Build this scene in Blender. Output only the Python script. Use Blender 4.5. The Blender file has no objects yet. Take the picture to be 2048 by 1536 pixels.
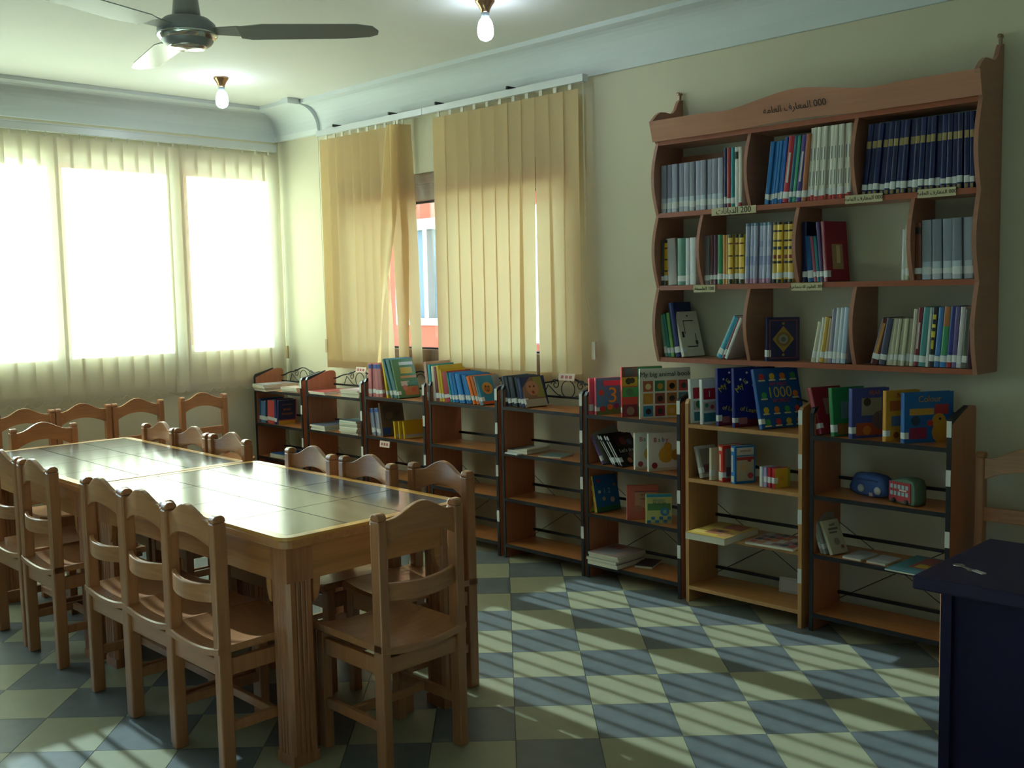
import bpy, bmesh, math, random
from mathutils import Vector, Matrix
random.seed(4)
S = bpy.context.scene
COL = S.collection
PI = math.pi

# ------------------------------------------------------------------ camera
cam_d = bpy.data.cameras.new('camera')
cam = bpy.data.objects.new('camera', cam_d)
COL.objects.link(cam)
rgt = Vector((0.706276, 0.707644, -0.020340)); upv = Vector((-0.049756, 0.078279, 0.995689)); fwd = Vector((-0.706186, 0.702219, -0.090496))
CAMP = Vector((7.18418, -4.53846, 1.60282))
m3 = Matrix((rgt, upv, -fwd)).transposed()
cam.matrix_world = Matrix.Translation(CAMP) @ m3.to_4x4()
cam_d.sensor_width = 36.0
FPX = 2060.8
cam_d.lens = 36.0 * FPX / 2048
cam_d.clip_start = 0.05
S.camera = cam

# ------------------------------------------------------------------ light
S.view_settings.view_transform = 'Standard'
S.view_settings.look = 'None'
S.view_settings.gamma = 1.0
S.view_settings.use_curve_mapping = False
S.view_settings.exposure = 0.65
W = bpy.data.worlds.new('sky_world'); S.world = W; W.use_nodes = True
bg = W.node_tree.nodes['Background']
bg.inputs[0].default_value = (0.44, 0.76, 1.0, 1); bg.inputs[1].default_value = 5.0
sd = bpy.data.lights.new('sun', 'SUN'); sd.energy = 60.0; sd.angle = math.radians(0.4); sd.color = (0.72, 0.96, 1.0)
sun = bpy.data.objects.new('sun', sd); COL.objects.link(sun)
SUN_EL = math.radians(19.0)
sdir = Vector((math.cos(SUN_EL), -0.02, -math.sin(SUN_EL)))
sun.rotation_euler = sdir.to_track_quat('-Z', 'Y').to_euler()
sun.location = (-6, 0, 5)

# ------------------------------------------------------------------ materials
def lin(h):
    h = h.lstrip('#'); o = []
    for k in (0, 2, 4):
        c = int(h[k:k+2], 16) / 255
        o.append(c/12.92 if c <= .04045 else ((c+.055)/1.055)**2.4)
    return (*o, 1)
MC = {}
def mat(h, rough=.6, metal=0, var=.06, scale=14, bump=0.0, spec=.5, coat=0):
    k = (h, rough, metal, var, scale, bump, spec, coat)
    if k in MC: return MC[k]
    m = bpy.data.materials.new('paint_' + h); m.use_nodes = True
    nt = m.node_tree; b = nt.nodes['Principled BSDF']
    b.inputs['Roughness'].default_value = rough; b.inputs['Metallic'].default_value = metal
    b.inputs['Specular IOR Level'].default_value = spec
    if coat: b.inputs['Coat Weight'].default_value = coat; b.inputs['Coat Roughness'].default_value = .12
    c = lin(h)
    if var:
        tc = nt.nodes.new('ShaderNodeTexCoord'); n = nt.nodes.new('ShaderNodeTexNoise'); n.inputs['Scale'].default_value = scale; n.inputs['Detail'].default_value = 4
        r = nt.nodes.new('ShaderNodeMixRGB'); r.inputs[1].default_value = tuple(x*(1-var) for x in c[:3]) + (1,); r.inputs[2].default_value = tuple(min(1, x*(1+var)) for x in c[:3]) + (1,)
        nt.links.new(tc.outputs['Object'], n.inputs['Vector']); nt.links.new(n.outputs[0], r.inputs[0]); nt.links.new(r.outputs[0], b.inputs['Base Color'])
        if bump:
            bp = nt.nodes.new('ShaderNodeBump'); bp.inputs['Strength'].default_value = bump; bp.inputs['Distance'].default_value = .004
            nt.links.new(n.outputs[0], bp.inputs['Height']); nt.links.new(bp.outputs[0], b.inputs['Normal'])
    else: b.inputs['Base Color'].default_value = c
    MC[k] = m
    return m
def wood(h, axis='z', rough=.35, dark=.72, coat=.3, knots=False):
    k = ('w', h, axis, rough, dark, coat, knots)
    if k in MC: return MC[k]
    m = bpy.data.materials.new('wood_' + h); m.use_nodes = True
    nt = m.node_tree; b = nt.nodes['Principled BSDF']; b.inputs['Roughness'].default_value = rough
    b.inputs['Coat Weight'].default_value = coat; b.inputs['Coat Roughness'].default_value = .18
    c = lin(h)
    tc = nt.nodes.new('ShaderNodeTexCoord'); mp = nt.nodes.new('ShaderNodeMapping')
    sc = {'x': (1.2, 22, 22), 'y': (22, 1.2, 22), 'z': (22, 22, 1.2)}[axis]
    mp.inputs['Scale'].default_value = sc
    n = nt.nodes.new('ShaderNodeTexNoise'); n.inputs['Scale'].default_value = 2.2; n.inputs['Detail'].default_value = 6; n.inputs['Distortion'].default_value = .7
    r = nt.nodes.new('ShaderNodeValToRGB')
    r.color_ramp.elements[0].position = .3; r.color_ramp.elements[1].position = .72
    r.color_ramp.elements[0].color = tuple(x*dark for x in c[:3]) + (1,); r.color_ramp.elements[1].color = c
    nt.links.new(tc.outputs['Object'], mp.inputs[0]); nt.links.new(mp.outputs[0], n.inputs['Vector']); nt.links.new(n.outputs[0], r.inputs[0])
    nt.links.new(r.outputs[0], b.inputs['Base Color'])
    bp = nt.nodes.new('ShaderNodeBump'); bp.inputs['Strength'].default_value = .12; bp.inputs['Distance'].default_value = .002
    nt.links.new(n.outputs[0], bp.inputs['Height']); nt.links.new(bp.outputs[0], b.inputs['Normal'])
    MC[k] = m
    return m
def emis(h, st):
    m = bpy.data.materials.new('lamp_glow'); m.use_nodes = True
    b = m.node_tree.nodes['Principled BSDF']; b.inputs['Base Color'].default_value = lin(h)
    b.inputs['Emission Color'].default_value = lin(h); b.inputs['Emission Strength'].default_value = st
    return m
def blind_mat(h, trans, clear, tint=(1, 1, 1, 1)):
    m = bpy.data.materials.new('blind_fabric'); m.use_nodes = True
    nt = m.node_tree; nt.nodes.clear()
    out = nt.nodes.new('ShaderNodeOutputMaterial')
    d = nt.nodes.new('ShaderNodeBsdfDiffuse'); t = nt.nodes.new('ShaderNodeBsdfTranslucent'); p = nt.nodes.new('ShaderNodeBsdfTransparent'); p.inputs[0].default_value = tint
    c = lin(h)
    tc = nt.nodes.new('ShaderNodeTexCoord'); mp = nt.nodes.new('ShaderNodeMapping'); mp.inputs['Scale'].default_value = (60, 60, 400)
    n = nt.nodes.new('ShaderNodeTexNoise'); n.inputs['Scale'].default_value = 3; n.inputs['Detail'].default_value = 3
    mx = nt.nodes.new('ShaderNodeMixRGB'); mx.inputs[1].default_value = tuple(x*.93 for x in c[:3]) + (1,); mx.inputs[2].default_value = c
    nt.links.new(tc.outputs['Object'], mp.inputs[0]); nt.links.new(mp.outputs[0], n.inputs['Vector']); nt.links.new(n.outputs[0], mx.inputs[0])
    nt.links.new(mx.outputs[0], d.inputs[0]); nt.links.new(mx.outputs[0], t.inputs[0])
    a = nt.nodes.new('ShaderNodeMixShader'); a.inputs[0].default_value = trans
    nt.links.new(d.outputs[0], a.inputs[1]); nt.links.new(t.outputs[0], a.inputs[2])
    q = nt.nodes.new('ShaderNodeMixShader'); q.inputs[0].default_value = clear
    nt.links.new(a.outputs[0], q.inputs[1]); nt.links.new(p.outputs[0], q.inputs[2]); nt.links.new(q.outputs[0], out.inputs[0])
    return m
def glass_mat():
    m = bpy.data.materials.new('window_glass'); m.use_nodes = True
    nt = m.node_tree; nt.nodes.clear()
    out = nt.nodes.new('ShaderNodeOutputMaterial'); p = nt.nodes.new('ShaderNodeBsdfTransparent'); p.inputs[0].default_value = (.93, .96, .95, 1)
    g = nt.nodes.new('ShaderNodeBsdfGlossy'); g.inputs['Roughness'].default_value = .02
    q = nt.nodes.new('ShaderNodeMixShader'); q.inputs[0].default_value = .05; nt.links.new(p.outputs[0], q.inputs[1]); nt.links.new(g.outputs[0], q.inputs[2])
    nt.links.new(q.outputs[0], out.inputs[0])
    return m
GLASS = glass_mat()

# ------------------------------------------------------------------ mesh builder
class MB:
    def __init__(s): s.v = []; s.f = []; s.mi = []; s.sm = []
    def add(s, vs, fs, mi=0, smooth=False):
        o = len(s.v); s.v += [tuple(x) for x in vs]
        for f in fs: s.f.append(tuple(i+o for i in f)); s.mi.append(mi); s.sm.append(smooth)
        return s
    def box(s, x0, x1, y0, y1, z0, z1, mi=0, M=None):
        vs = [Vector((x, y, z)) for z in (z0, z1) for x, y in ((x0, y0), (x1, y0), (x1, y1), (x0, y1))]
        if M: vs = [M @ v for v in vs]
        return s.add(vs, [(3, 2, 1, 0), (4, 5, 6, 7), (0, 1, 5, 4), (1, 2, 6, 5), (2, 3, 7, 6), (3, 0, 4, 7)], mi)
    def prism(s, poly, a, b, axis='x', mi=0, M=None):
        n = len(poly)
        def pt(p, t): return {'x': (t, p[0], p[1]), 'y': (p[0], t, p[1]), 'z': (p[0], p[1], t)}[axis]
        vs = [Vector(pt(p, a)) for p in poly] + [Vector(pt(p, b)) for p in poly]
        if M: vs = [M @ v for v in vs]
        fs = [tuple(range(n-1, -1, -1)), tuple(range(n, 2*n))] + [(i, (i+1) % n, n+(i+1) % n, n+i) for i in range(n)]
        return s.add(vs, fs, mi)
    def tube(s, pts, r, n=6, mi=0, closed=False):
        pts = [Vector(p) for p in pts]; N = len(pts); vs = []; fs = []
        for i, p in enumerate(pts):
            a = pts[(i-1) % N] if (closed or i > 0) else p; b = pts[(i+1) % N] if (closed or i < N-1) else p
            t = (b-a).normalized(); ref = Vector((0, 0, 1)) if abs(t.z) < .9 else Vector((0, 1, 0))
            u = t.cross(ref).normalized(); w = u.cross(t)
            rr = r[i] if isinstance(r, (list, tuple)) else r
            for k in range(n):
                an = 2*PI*k/n; vs.append(p + u*math.cos(an)*rr + w*math.sin(an)*rr)
        for i in range(N if closed else N-1):
            for k in range(n):
                j = (i+1) % N; fs.append((i*n+k, i*n+(k+1) % n, j*n+(k+1) % n, j*n+k))
        if not closed: fs += [tuple(range(n-1, -1, -1)), tuple(range((N-1)*n, N*n))]
        return s.add(vs, fs, mi, True)
    def lathe(s, prof, c=(0, 0, 0), n=20, mi=0):
        vs = []; fs = []; N = len(prof)
        for r, z in prof:
            for k in range(n):
                a = 2*PI*k/n; vs.append((c[0]+r*math.cos(a), c[1]+r*math.sin(a), c[2]+z))
        for i in range(N-1):
            for k in range(n): fs.append((i*n+k, i*n+(k+1) % n, (i+1)*n+(k+1) % n, (i+1)*n+k))
        fs += [tuple(range(n-1, -1, -1)), tuple(range((N-1)*n, N*n))]
        return s.add(vs, fs, mi, True)
    def strip(s, rows, mi=0, smooth=True):
        n = len(rows[0]); vs = [v for r in rows for v in r]; fs = []
        for i in range(len(rows)-1):
            for k in range(n-1): fs.append((i*n+k, i*n+k+1, (i+1)*n+k+1, (i+1)*n+k))
        return s.add(vs, fs, mi, smooth)
    def mesh(s, name, mats):
        me = bpy.data.meshes.new(name); me.from_pydata(s.v, [], s.f)
        for m in (mats if isinstance(mats, (list, tuple)) else [mats]): me.materials.append(m)
        me.polygons.foreach_set('material_index', s.mi); me.polygons.foreach_set('use_smooth', s.sm)
        bm = bmesh.new(); bm.from_mesh(me); bmesh.ops.recalc_face_normals(bm, faces=bm.faces); bm.to_mesh(me); bm.free()
        me.update(); return me
    def build(s, name, mats, parent=None, loc=None, bevel=0):
        return link(name, s.mesh(name, mats), parent, loc, bevel)
def link(name, me, parent=None, loc=None, bevel=0):
    o = bpy.data.objects.new(name, me); COL.objects.link(o)
    if parent: o.parent = parent
    if loc: o.location = loc
    if bevel:
        b = o.modifiers.new('soft', 'BEVEL'); b.width = bevel; b.segments = 2; b.limit_method = 'ANGLE'; b.angle_limit = .7
    return o
def tag(o, label, cat, group=None):
    o['label'] = label; o['category'] = cat
    if group: o['group'] = group
    return o
def thing(name, label, cat, loc=(0, 0, 0), rz=0, group=None):
    o = bpy.data.objects.new(name, None); COL.objects.link(o); o.location = loc; o.rotation_euler = (0, 0, rz); o.empty_display_size = .05
    return tag(o, label, cat, group)
def struct(o): o['kind'] = 'structure'; return o
def dup(root, loc, rz, label, scale=None):
    r_ = root.copy(); COL.objects.link(r_); r_.location = loc; r_.rotation_euler = (0, 0, rz); r_['label'] = label
    for ch in list(root.children):
        c = ch.copy(); COL.objects.link(c); c.parent = r_
        for g in list(ch.children):
            d = g.copy(); COL.objects.link(d); d.parent = c
    return r_
TXT = {}
def text_mesh(body, size, m, align='CENTER', ext=.0004):
    k = (body, size, m.name, align)
    if k in TXT: return TXT[k]
    cu = bpy.data.curves.new('lettering', 'FONT'); cu.body = body; cu.size = size; cu.align_x = align; cu.align_y = 'CENTER'; cu.extrude = ext; cu.resolution_u = 3
    o = bpy.data.objects.new('lettering', cu); COL.objects.link(o)
    dg = bpy.context.evaluated_depsgraph_get()
    me = bpy.data.meshes.new_from_object(o.evaluated_get(dg)); me.materials.clear(); me.materials.append(m)
    bpy.data.objects.remove(o); TXT[k] = me
    return me
M_X = Matrix(((0, 0, 1), (1, 0, 0), (0, 1, 0)))      # text reading along +y, up z, facing +x
M_F = Matrix(((1, 0, 0), (0, 0, -1), (0, 1, 0)))     # text reading along +x, up z, facing -y
def put_text(parent, body, size, m, loc, R, name='lettering', align='CENTER', roll=0):
    o = link(name, text_mesh(body, size, m, align), parent)
    o.matrix_local = Matrix.Translation(loc) @ R.to_4x4() @ Matrix.Rotation(roll, 4, 'Z')
    return o

# ------------------------------------------------------------------ room shell
XE, YE, H = 10.5, -8.6, 3.045
XW, YW = -.05, .07          # inner faces of the window wall and the bookshelf wall
CREAM = mat('d2cbb2', .85, scale=5, var=.03, bump=.05)
WHITE = mat('dcdcd6', .85, scale=4, var=.02)
def tile_to_world(u, v): 
    ca, sa = math.cos(.798383), math.sin(.798383)
    return (.3*(u*ca - v*sa) + 3.15, .3*(u*sa + v*ca) - .575)
floor = struct(MB().box(XW-.2, XE+.2, YE-.2, YW+.2, -.12, -.012).build('floor', mat('6a675c', .9)))
LT = mat('9c997e', .42, scale=9, var=.13, bump=.03); DT = mat('666b6e', .4, scale=11, var=.3, bump=.03)
def clip(poly):
    for ax, lim, sg in ((0, XW, 1), (0, XE, -1), (1, YW, -1), (1, YE, 1)):
        out = []
        for i, p in enumerate(poly):
            q = poly[(i+1) % len(poly)]; ip = (p[ax]-lim)*sg >= 0; iq = (q[ax]-lim)*sg >= 0
            if ip: out.append(p)
            if ip != iq:
                t = (lim-p[ax])/(q[ax]-p[ax]); out.append((p[0]+t*(q[0]-p[0]), p[1]+t*(q[1]-p[1])))
        poly = out
        if len(poly) < 3: return []
    return poly
tiles = []
g = .004
for i in range(-26, 26):
    for j in range(-22, 26):
        cs = [tile_to_world(i+a, -j-b) for a, b in ((g, 1-g), (1-g, 1-g), (1-g, g), (g, g))]
        pl = clip(cs)
        if not pl: continue
        c = Vector((sum(p[0] for p in pl)/len(pl), sum(p[1] for p in pl)/len(pl), 0)); d = c - CAMP; z = d.dot(fwd)
        vis = z > .3 and abs(d.dot(rgt)/z*FPX) < 1130 and abs(d.dot(upv)/z*FPX) < 900
        tiles.append((0 if vis else 1, d.length, pl, (i+j) % 2, c))
tiles.sort(key=lambda t: (t[0], t[1]))
full = {}
for dk in (0, 1):
    cs = [tile_to_world(a, b) for a, b in ((g, g), (1-g, g), (1-g, 1-g), (g, 1-g))]
    c0 = Vector(tile_to_world(.5, .5)).to_3d()
    b_ = MB(); top = [(p[0]-c0.x, p[1]-c0.y) for p in cs]; b_.prism(top, -.012, 0, 'z'); full[dk] = b_.mesh('tile', DT if dk else LT)
rest = MB()
for k, (hid, dist, pl, dk, c) in enumerate(tiles):
    if k < 300:
        if len(pl) == 4 and abs((Vector(pl[0])-Vector(pl[1])).length - .3*(1-2*g)) < 1e-4 and abs((Vector(pl[1])-Vector(pl[2])).length - .3*(1-2*g)) < 1e-4:
            link('tile', full[dk], floor, (c.x, c.y, 0))
        else: MB().prism(pl, -.012, 0, 'z').build('tile', DT if dk else LT, floor)
    else: rest.prism(pl, -.012, 0, 'z', dk)
ro = rest.build('tile_field', [LT, DT], floor); ro['kind'] = 'stuff'

struct(MB().box(XW-.2, XE+.2, YE-.2, YW+.2, H, H+.15).build('ceiling', WHITE))
PANES = [(-.784, -.04), (-1.70, -.89), (-2.52, -1.74), (-3.39, -2.62), (-4.4, -3.6), (-5.3, -4.6)]
ZS, ZT = 1.187, 2.607
wb = MB().box(XW-.2, XW, YE-.2, YW, 0, ZS).box(XW-.2, XW, YE-.2, YW, ZT, H)
e_ = YW
for a, b in PANES: wb.box(XW-.2, XW, b, e_, ZS, ZT); e_ = a
wb.box(XW-.2, XW, YE-.2, e_, ZS, ZT)
struct(wb.build('wall_left', CREAM))
WX0, WX1, WZ0, WZ1 = .834, 3.139, 1.072, 2.412
struct(MB().box(XW-.2, WX0, YW, YW+.2, 0, H).box(WX1, XE+.2, YW, YW+.2, 0, H).box(WX0, WX1, YW, YW+.2, 0, WZ0).box(WX0, WX1, YW, YW+.2, WZ1, H).build('wall_right', CREAM))
struct(MB().box(XE, XE+.2, YE-.2, YW, 0, H).build('wall_front', CREAM))
struct(MB().box(XW, 6.6, YE-.2, YE, 0, H).box(7.4, XE, YE-.2, YE, 0, H).box(6.6, 7.4, YE-.2, YE, 0, 1.5).box(6.6, 7.4, YE-.2, YE, 2.3, H).build('wall_back', CREAM))
bw_ = struct(MB().box(6.6, 7.4, YE-.14, YE-.1, 1.5, 1.54).box(6.6, 7.4, YE-.14, YE-.1, 2.26, 2.3).box(6.6, 6.64, YE-.14, YE-.1, 1.54, 2.26).box(7.36, 7.4, YE-.14, YE-.1, 1.54, 2.26).build('window_8', mat('c9ccca', .4, .4, var=.02)))  # unseen window, added to let cool fill light in from behind
MB().box(6.64, 7.36, YE-.123, YE-.117, 1.54, 2.26).build('pane', GLASS, bw_)
# cove cornice
def cove(off): 
    p = [(0, 2.812), (.018+off*.3, 2.812), (.022+off*.5, 2.847)]
    for k in range(1, 8):
        a = PI/2*k/8; p.append((.022+off*.5 + (.13+off)*(1-math.cos(a)), 2.847 + .166*math.sin(a)))
    return p + [(.165+off*1.6, 3.014), (.19+off*1.6, 3.018), (.19+off*1.6, H), (0, H)]
COVE = mat('d4dadc', .8, var=.02, scale=4)
def cove_y(x0, x1, off): return MB().prism([(YW-d, z) for d, z in cove(off)], x0, x1, 'x')
def cove_x(y0, y1): return MB().prism([(XW+d, z) for d, z in cove(0)], y0, y1, 'y')
struct(cove_y(.5, XE, 0).build('trim_1', COVE))
t3 = cove_y(XW, .57, .05); t3.box(.50, .59, -.24, -.15, 3.004, H); struct(t3.build('trim_3', COVE))
struct(cove_x(YE, YW).build('trim_2', COVE))

# window wall: aluminium sashes and panes
ALU = mat('c9ccca', .4, .4, var=.02)
for n, (a, b) in enumerate(PANES):
    f_ = MB().box(XW-.13, XW-.08, a, b, ZS, ZS+.05).box(XW-.13, XW-.08, a, b, ZT-.05, ZT).box(XW-.13, XW-.08, a, a+.03, ZS+.05, ZT-.05).box(XW-.13, XW-.08, b-.03, b, ZS+.05, ZT-.05)
    w = struct(f_.build('window_%d' % (n+1), ALU))
    MB().box(XW-.108, XW-.102, a+.03, b-.03, ZS+.05, ZT-.05).build('pane', GLASS, w)
    MB().box(XW-.08, XW, a, b, ZS-.0, ZS+.012).build('sill', WHITE, w)
# side window in the shelf wall: bronze sliding frame
BRZ = wood('8a6a50', 'x', .4, .8); GSK = mat('2a2422', .6)
WX0, WX1, WZ0, WZ1 = .93, 3.2, 1.08, 2.4      # the frame's own measures, placed at the wall by SHIFT
SHIFT, GROW = (-.1106, .0699, -.0247), 1.0154
w2 = MB().box(WX0, WX1, .03, .15, 2.22, WZ1).box(WX0, WX1, .02, .03, 2.33, WZ1).box(WX0, WX1, .03, .15, WZ0, WZ0+.13).box(WX0, WX0+.07, .03, .15, WZ0+.13, 2.22).box(WX1-.07, WX1, .03, .15, WZ0+.13, 2.22)
w2 = struct(w2.build('window_7', BRZ, bevel=.004))
MB().box(1.93, 2.05, .05, .13, 1.21, 2.22).build('stile', BRZ, w2, bevel=.004)
for a, b in ((1.0, 1.93), (2.05, 3.13)):
    MB().box(a, b, .07, .1, 1.21, 1.222).box(a, b, .07, .1, 2.208, 2.22).box(a, a+.012, .07, .1, 1.222, 2.208).box(b-.012, b, .07, .1, 1.222, 2.208).build('gasket', GSK, w2)
    MB().box(a+.012, b-.012, .082, .088, 1.222, 2.208).build('pane', GLASS, w2)
MB().tube([(1.985, .05, 1.60), (1.985, .02, 1.62), (1.985, .01, 1.70), (1.985, .02, 1.78), (1.985, .05, 1.80)], .01).build('handle', mat('c8a060', .4, .3), w2)

w2.location = SHIFT; w2.scale = (GROW,)*3
# ------------------------------------------------------------------ outside
gr = struct(MB().box(-60, 60, -60, 60, -3.4, -3.2).build('ground', mat('b4ab98', .9)))
PINK = mat('a45446', .9, var=.05, scale=2, spec=.1); PW = mat('a8a8aa', .8, spec=.1)
bl = thing('neighbour_building', 'pink plastered neighbouring house seen through the side window', 'building', (0, 3.0, -3.2))
MB().box(-5.3, -2.25, 0, .3, 0, 11).box(-1.18, -.4, 0, .3, 0, 11).box(-2.25, -1.18, 0, .3, 0, 4.43).box(-2.25, -1.18, 0, .3, 5.62, 11).build('facade', PINK, bl)
MB().box(-5.6, -5.3, -2.7, .3, 0, 11).build('sky_block_wall', PINK, bl)  # unseen light-well end, added to cut sky light on the facade
MB().box(-.4, 6.5, 0, .25, 0, 4.25).build('parapet', PINK, bl)
MB().box(-.4, 6.5, 0, .25, 5.68, 6.15).build('balcony_beam', PINK, bl)
MB().box(6.2, 6.5, -2.7, 0, 0, 11).build('sky_block_wall', PINK, bl)  # other unseen light-well end, also added to dim the facade
struct(MB().box(XW-.2, XE+.2, YE-.2, YW+.2, H+.15, 8).build('sky_block_storey', mat('c8bca0', .9)))  # unseen upper storey mass, added to block sky light from the facade
wf = MB().box(-2.25, -2.17, -.03, .2, 4.43, 5.62).box(-1.26, -1.18, -.03, .2, 4.43, 5.62).box(-2.17, -1.26, -.03, .2, 4.43, 4.51).box(-2.17, -1.26, -.03, .2, 5.5, 5.62).box(-1.75, -1.68, -.02, .18, 4.51, 5.5).build('window_frame', PW, bl)
MB().box(-2.17, -1.75, .08, .1, 4.51, 5.5).box(-1.68, -1.26, .08, .1, 4.51, 5.5).build('window_pane', mat('6a7688', .6, spec=.1), bl)

# ------------------------------------------------------------------ vertical blinds
FAB = blind_mat('f2ead8', .42, .28); FAB2 = blind_mat('f4e4c2', .62, .10, (1.0, .80, .48, 1)); RAIL = mat('d4d8da', .4, .2, var=.02); CH = mat('d8d4c4', .5)
def slat_mesh(L, w=.125, twist=0, top_dx=0, bot_dx=0, fab=None):
    b = MB(); N = 10 if twist or bot_dx else 1; n2 = 4; rows = []; th = .0008
    for s_ in (1, -1):
        rows = []
        for i in range(N+1):
            t = i/N; z = -L*t; a = twist*t*t*(3-2*t); dx = top_dx + (bot_dx-top_dx)*t
            rows.append([(dx + (k/n2-.5)*w*math.cos(a), (k/n2-.5)*w*math.sin(a) + s_*th + .004*math.sin(PI*k/n2), z) for k in range(n2+1)])
        b.strip(rows)
    c, s2 = math.cos(twist), math.sin(twist)
    M = Matrix.Translation((bot_dx, 0, 0)) @ Matrix.Rotation(twist, 4, 'Z')
    b.box(-w/2, w/2, .0055, .0067, -L, -L+.055, 0, M); b.box(-w/2, w/2, -.0015, -.0008, -L, -L+.055, 0, M)
    return b.mesh('slat', FAB if L > 1.7 else FAB2)
def hang(parent, me, x, y, z, a):
    o = link('slat', me, parent, (x, y, z)); o.rotation_euler = (0, 0, a)
    MB().box(-.012, .012, -.003, .003, 0, .03).build('hanger', CH, parent, (x, y, z)); return o
vb = thing('vertical_blind', 'long cream vertical blind drawn across the bright window wall', 'blind', (0, 0, 0))
MB().box(.035, .08, -3.9, -.03, 2.72, 2.765).box(.03, .085, -3.9, -.03, 2.765, 2.772).build('head_rail', RAIL, vb)
SM = slat_mesh(1.79, .14)
y = -.085
k = 0
while y > -3.8:
    hang(vb, SM, .055, y, 2.69, PI/2 + math.radians(random.uniform(-9, -3) if k % 7 else 8)); 
    y -= .1135; k += 1
def sag(pts_x, f): 
    out = []
    for a, b in zip(pts_x, pts_x[1:]):
        for t in (0, .25, .5, .75): out.append(f(a+(b-a)*t, -.035*4*t*(1-t)))
    return out
MB().tube(sag([-.085-.1135*i for i in range(32)], lambda q, s_: (.066, q, .915+s_)), .0016, 4).build('bottom_chain', CH, vb)
MB().box(-.012, .012, -.008, .008, 0, .10).build('cord_weight', mat('b09a70', .5), vb, (.115, -.024, 1.10))
MB().tube([(.115, -.024, 1.2), (.11, -.02, 2.0), (.1, -.03, 2.72)], .0018, 4).build('cord', CH, vb)
vb.location = (-.05, .0316, -.0112); vb.scale = (1.007,)*3
vb2 = thing('vertical_blind', 'cream vertical blind with twisted slats on the left of the side window', 'blind', (0, 0, 0))
MB().box(.74, 1.94, -.105, -.06, 2.755, 2.795).build('head_rail', RAIL, vb2)
SN = slat_mesh(1.665, .115)
for i, x in enumerate((.835, .935, 1.03, 1.125, 1.225, 1.325, 1.425)): hang(vb2, SN, x, -.082, 2.725, math.radians(26 + random.uniform(-3, 3)))
hang(vb2, slat_mesh(1.665, .115, -1.3, 0, .0), 1.525, -.082, 2.725, math.radians(14))
hang(vb2, slat_mesh(1.665, .115, -1.9, 0, -.16), 1.635, -.088, 2.725, math.radians(60))
hang(vb2, slat_mesh(1.665, .11, -1.2, 0, .0), 1.675, -.094, 2.725, math.radians(68))
hang(vb2, slat_mesh(1.665, .11, -1.1, 0, .06), 1.71, -.078, 2.725, math.radians(62))
MB().tube([(.755, -.1, 2.755), (.76, -.1, 1.9), (.775, -.1, 1.27)], .0018, 4).build('cord', CH, vb2)
MB().box(-.012, .012, -.008, .008, -.05, .05).build('cord_weight', mat('b09a70', .5), vb2, (.775, -.1, 1.22))
vb3 = thing('vertical_blind', 'wide closed cream vertical blind glowing on the right of the side window', 'blind', (0, 0, 0))
MB().box(1.945, 3.33, -.105, -.06, 2.755, 2.795).build('head_rail', RAIL, vb3)
for i in range(11):
    x = 2.08 + i*.1135; ms = SN
    if i == 7: ms = slat_mesh(1.665, .125, .12, 0, -.03)
    elif i == 8: ms = slat_mesh(1.665, .115, .5, 0, .035)
    else: ms = slat_mesh(1.665, .125) if i == 0 else ms
    if i not in (0, 7, 8): ms = S2 if i > 1 else (globals().__setitem__('S2', slat_mesh(1.665, .125)) or S2)
    hang(vb3, ms, x, -.082, 2.725, math.radians(random.uniform(-4, 2)))
MB().tube([(3.325, -.1, 2.755), (3.33, -.1, 2.1), (3.325, -.1, 1.55), (3.345, -.1, 1.42), (3.36, -.1, 1.385), (3.375, -.1, 1.42), (3.34, -.1, 1.55), (3.336, -.1, 2.1), (3.331, -.1, 2.755)], .0018, 4).build('cord', CH, vb3)
MB().box(-.012, .012, -.008, .008, -.05, .05).build('cord_weight', CH, vb3, (3.335, -.04, 1.25))
DK = mat('1c1c20', .5)
for par, xs in ((vb2, (.98, 1.62)), (vb3, (2.1, 2.75))):
    for x in xs: MB().box(x-.02, x+.02, -.115, -.09, 2.797, 2.803).box(x-.006, x+.006, -.125, -.05, 2.795, 2.812).build('bracket', DK, par)

for b_ in (vb2, vb3): b_.location = SHIFT; b_.scale = (GROW,)*3
# ------------------------------------------------------------------ ceiling lamps and fan
def lamp(loc, label):
    t = thing('ceiling_lamp', label, 'lamp', loc)
    MB().lathe([(.05, 0), (.05, -.008), (.046, -.014), (.034, -.03), (.024, -.05), (.021, -.062), (.0, -.062)]).build('lamp_holder', mat('b08a6a', .15, .9, var=.02), t)
    MB().lathe([(.019, -.06), (.021, -.066), (.021, -.085), (.018, -.088), (0, -.088)]).build('bulb_socket', mat('9aa4a8', .4), t)
    MB().lathe([(.018, -.088), (.026, -.094), (.033, -.108), (.039, -.13), (.0405, -.155), (.038, -.175), (.028, -.19), (.012, -.198), (.0, -.199)]).build('bulb', emis('dcecff', 26), t)
    return t
lamp((.906, -.953, H), 'lit white bulb in a copper holder on the ceiling near the window corner')
lamp((3.371, -.882, H), 'lit white bulb in a copper holder at the top edge above the wide blind')
FG = mat('9c9c98', .45, .0, var=.03); CHR = mat('e6eaea', .12, .95, var=0)
fan = thing('ceiling_fan', 'grey three blade ceiling fan with a shiny ring over the tables', 'fan', (3.40, -2.515, 2.62))
MB().lathe([(.016, .11), (.016, .425)]).build('downrod', FG, fan)
MB().lathe([(.06, .34), (.055, .38), (.03, .425), (.0, .425)]).build('ceiling_cap', FG, fan)
MB().lathe([(.055, .06), (.052, .085), (.04, .2), (.036, .23), (.0, .235)]).build('rod_cover', FG, fan)
MB().lathe([(.05, .062), (.085, .055), (.108, .035), (.113, .01), (.108, -.012), (.09, -.04), (.075, -.05), (.0, -.05)], n=32).build('motor_housing', mat('8e9096', .35, .2, var=.02), fan)
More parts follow.
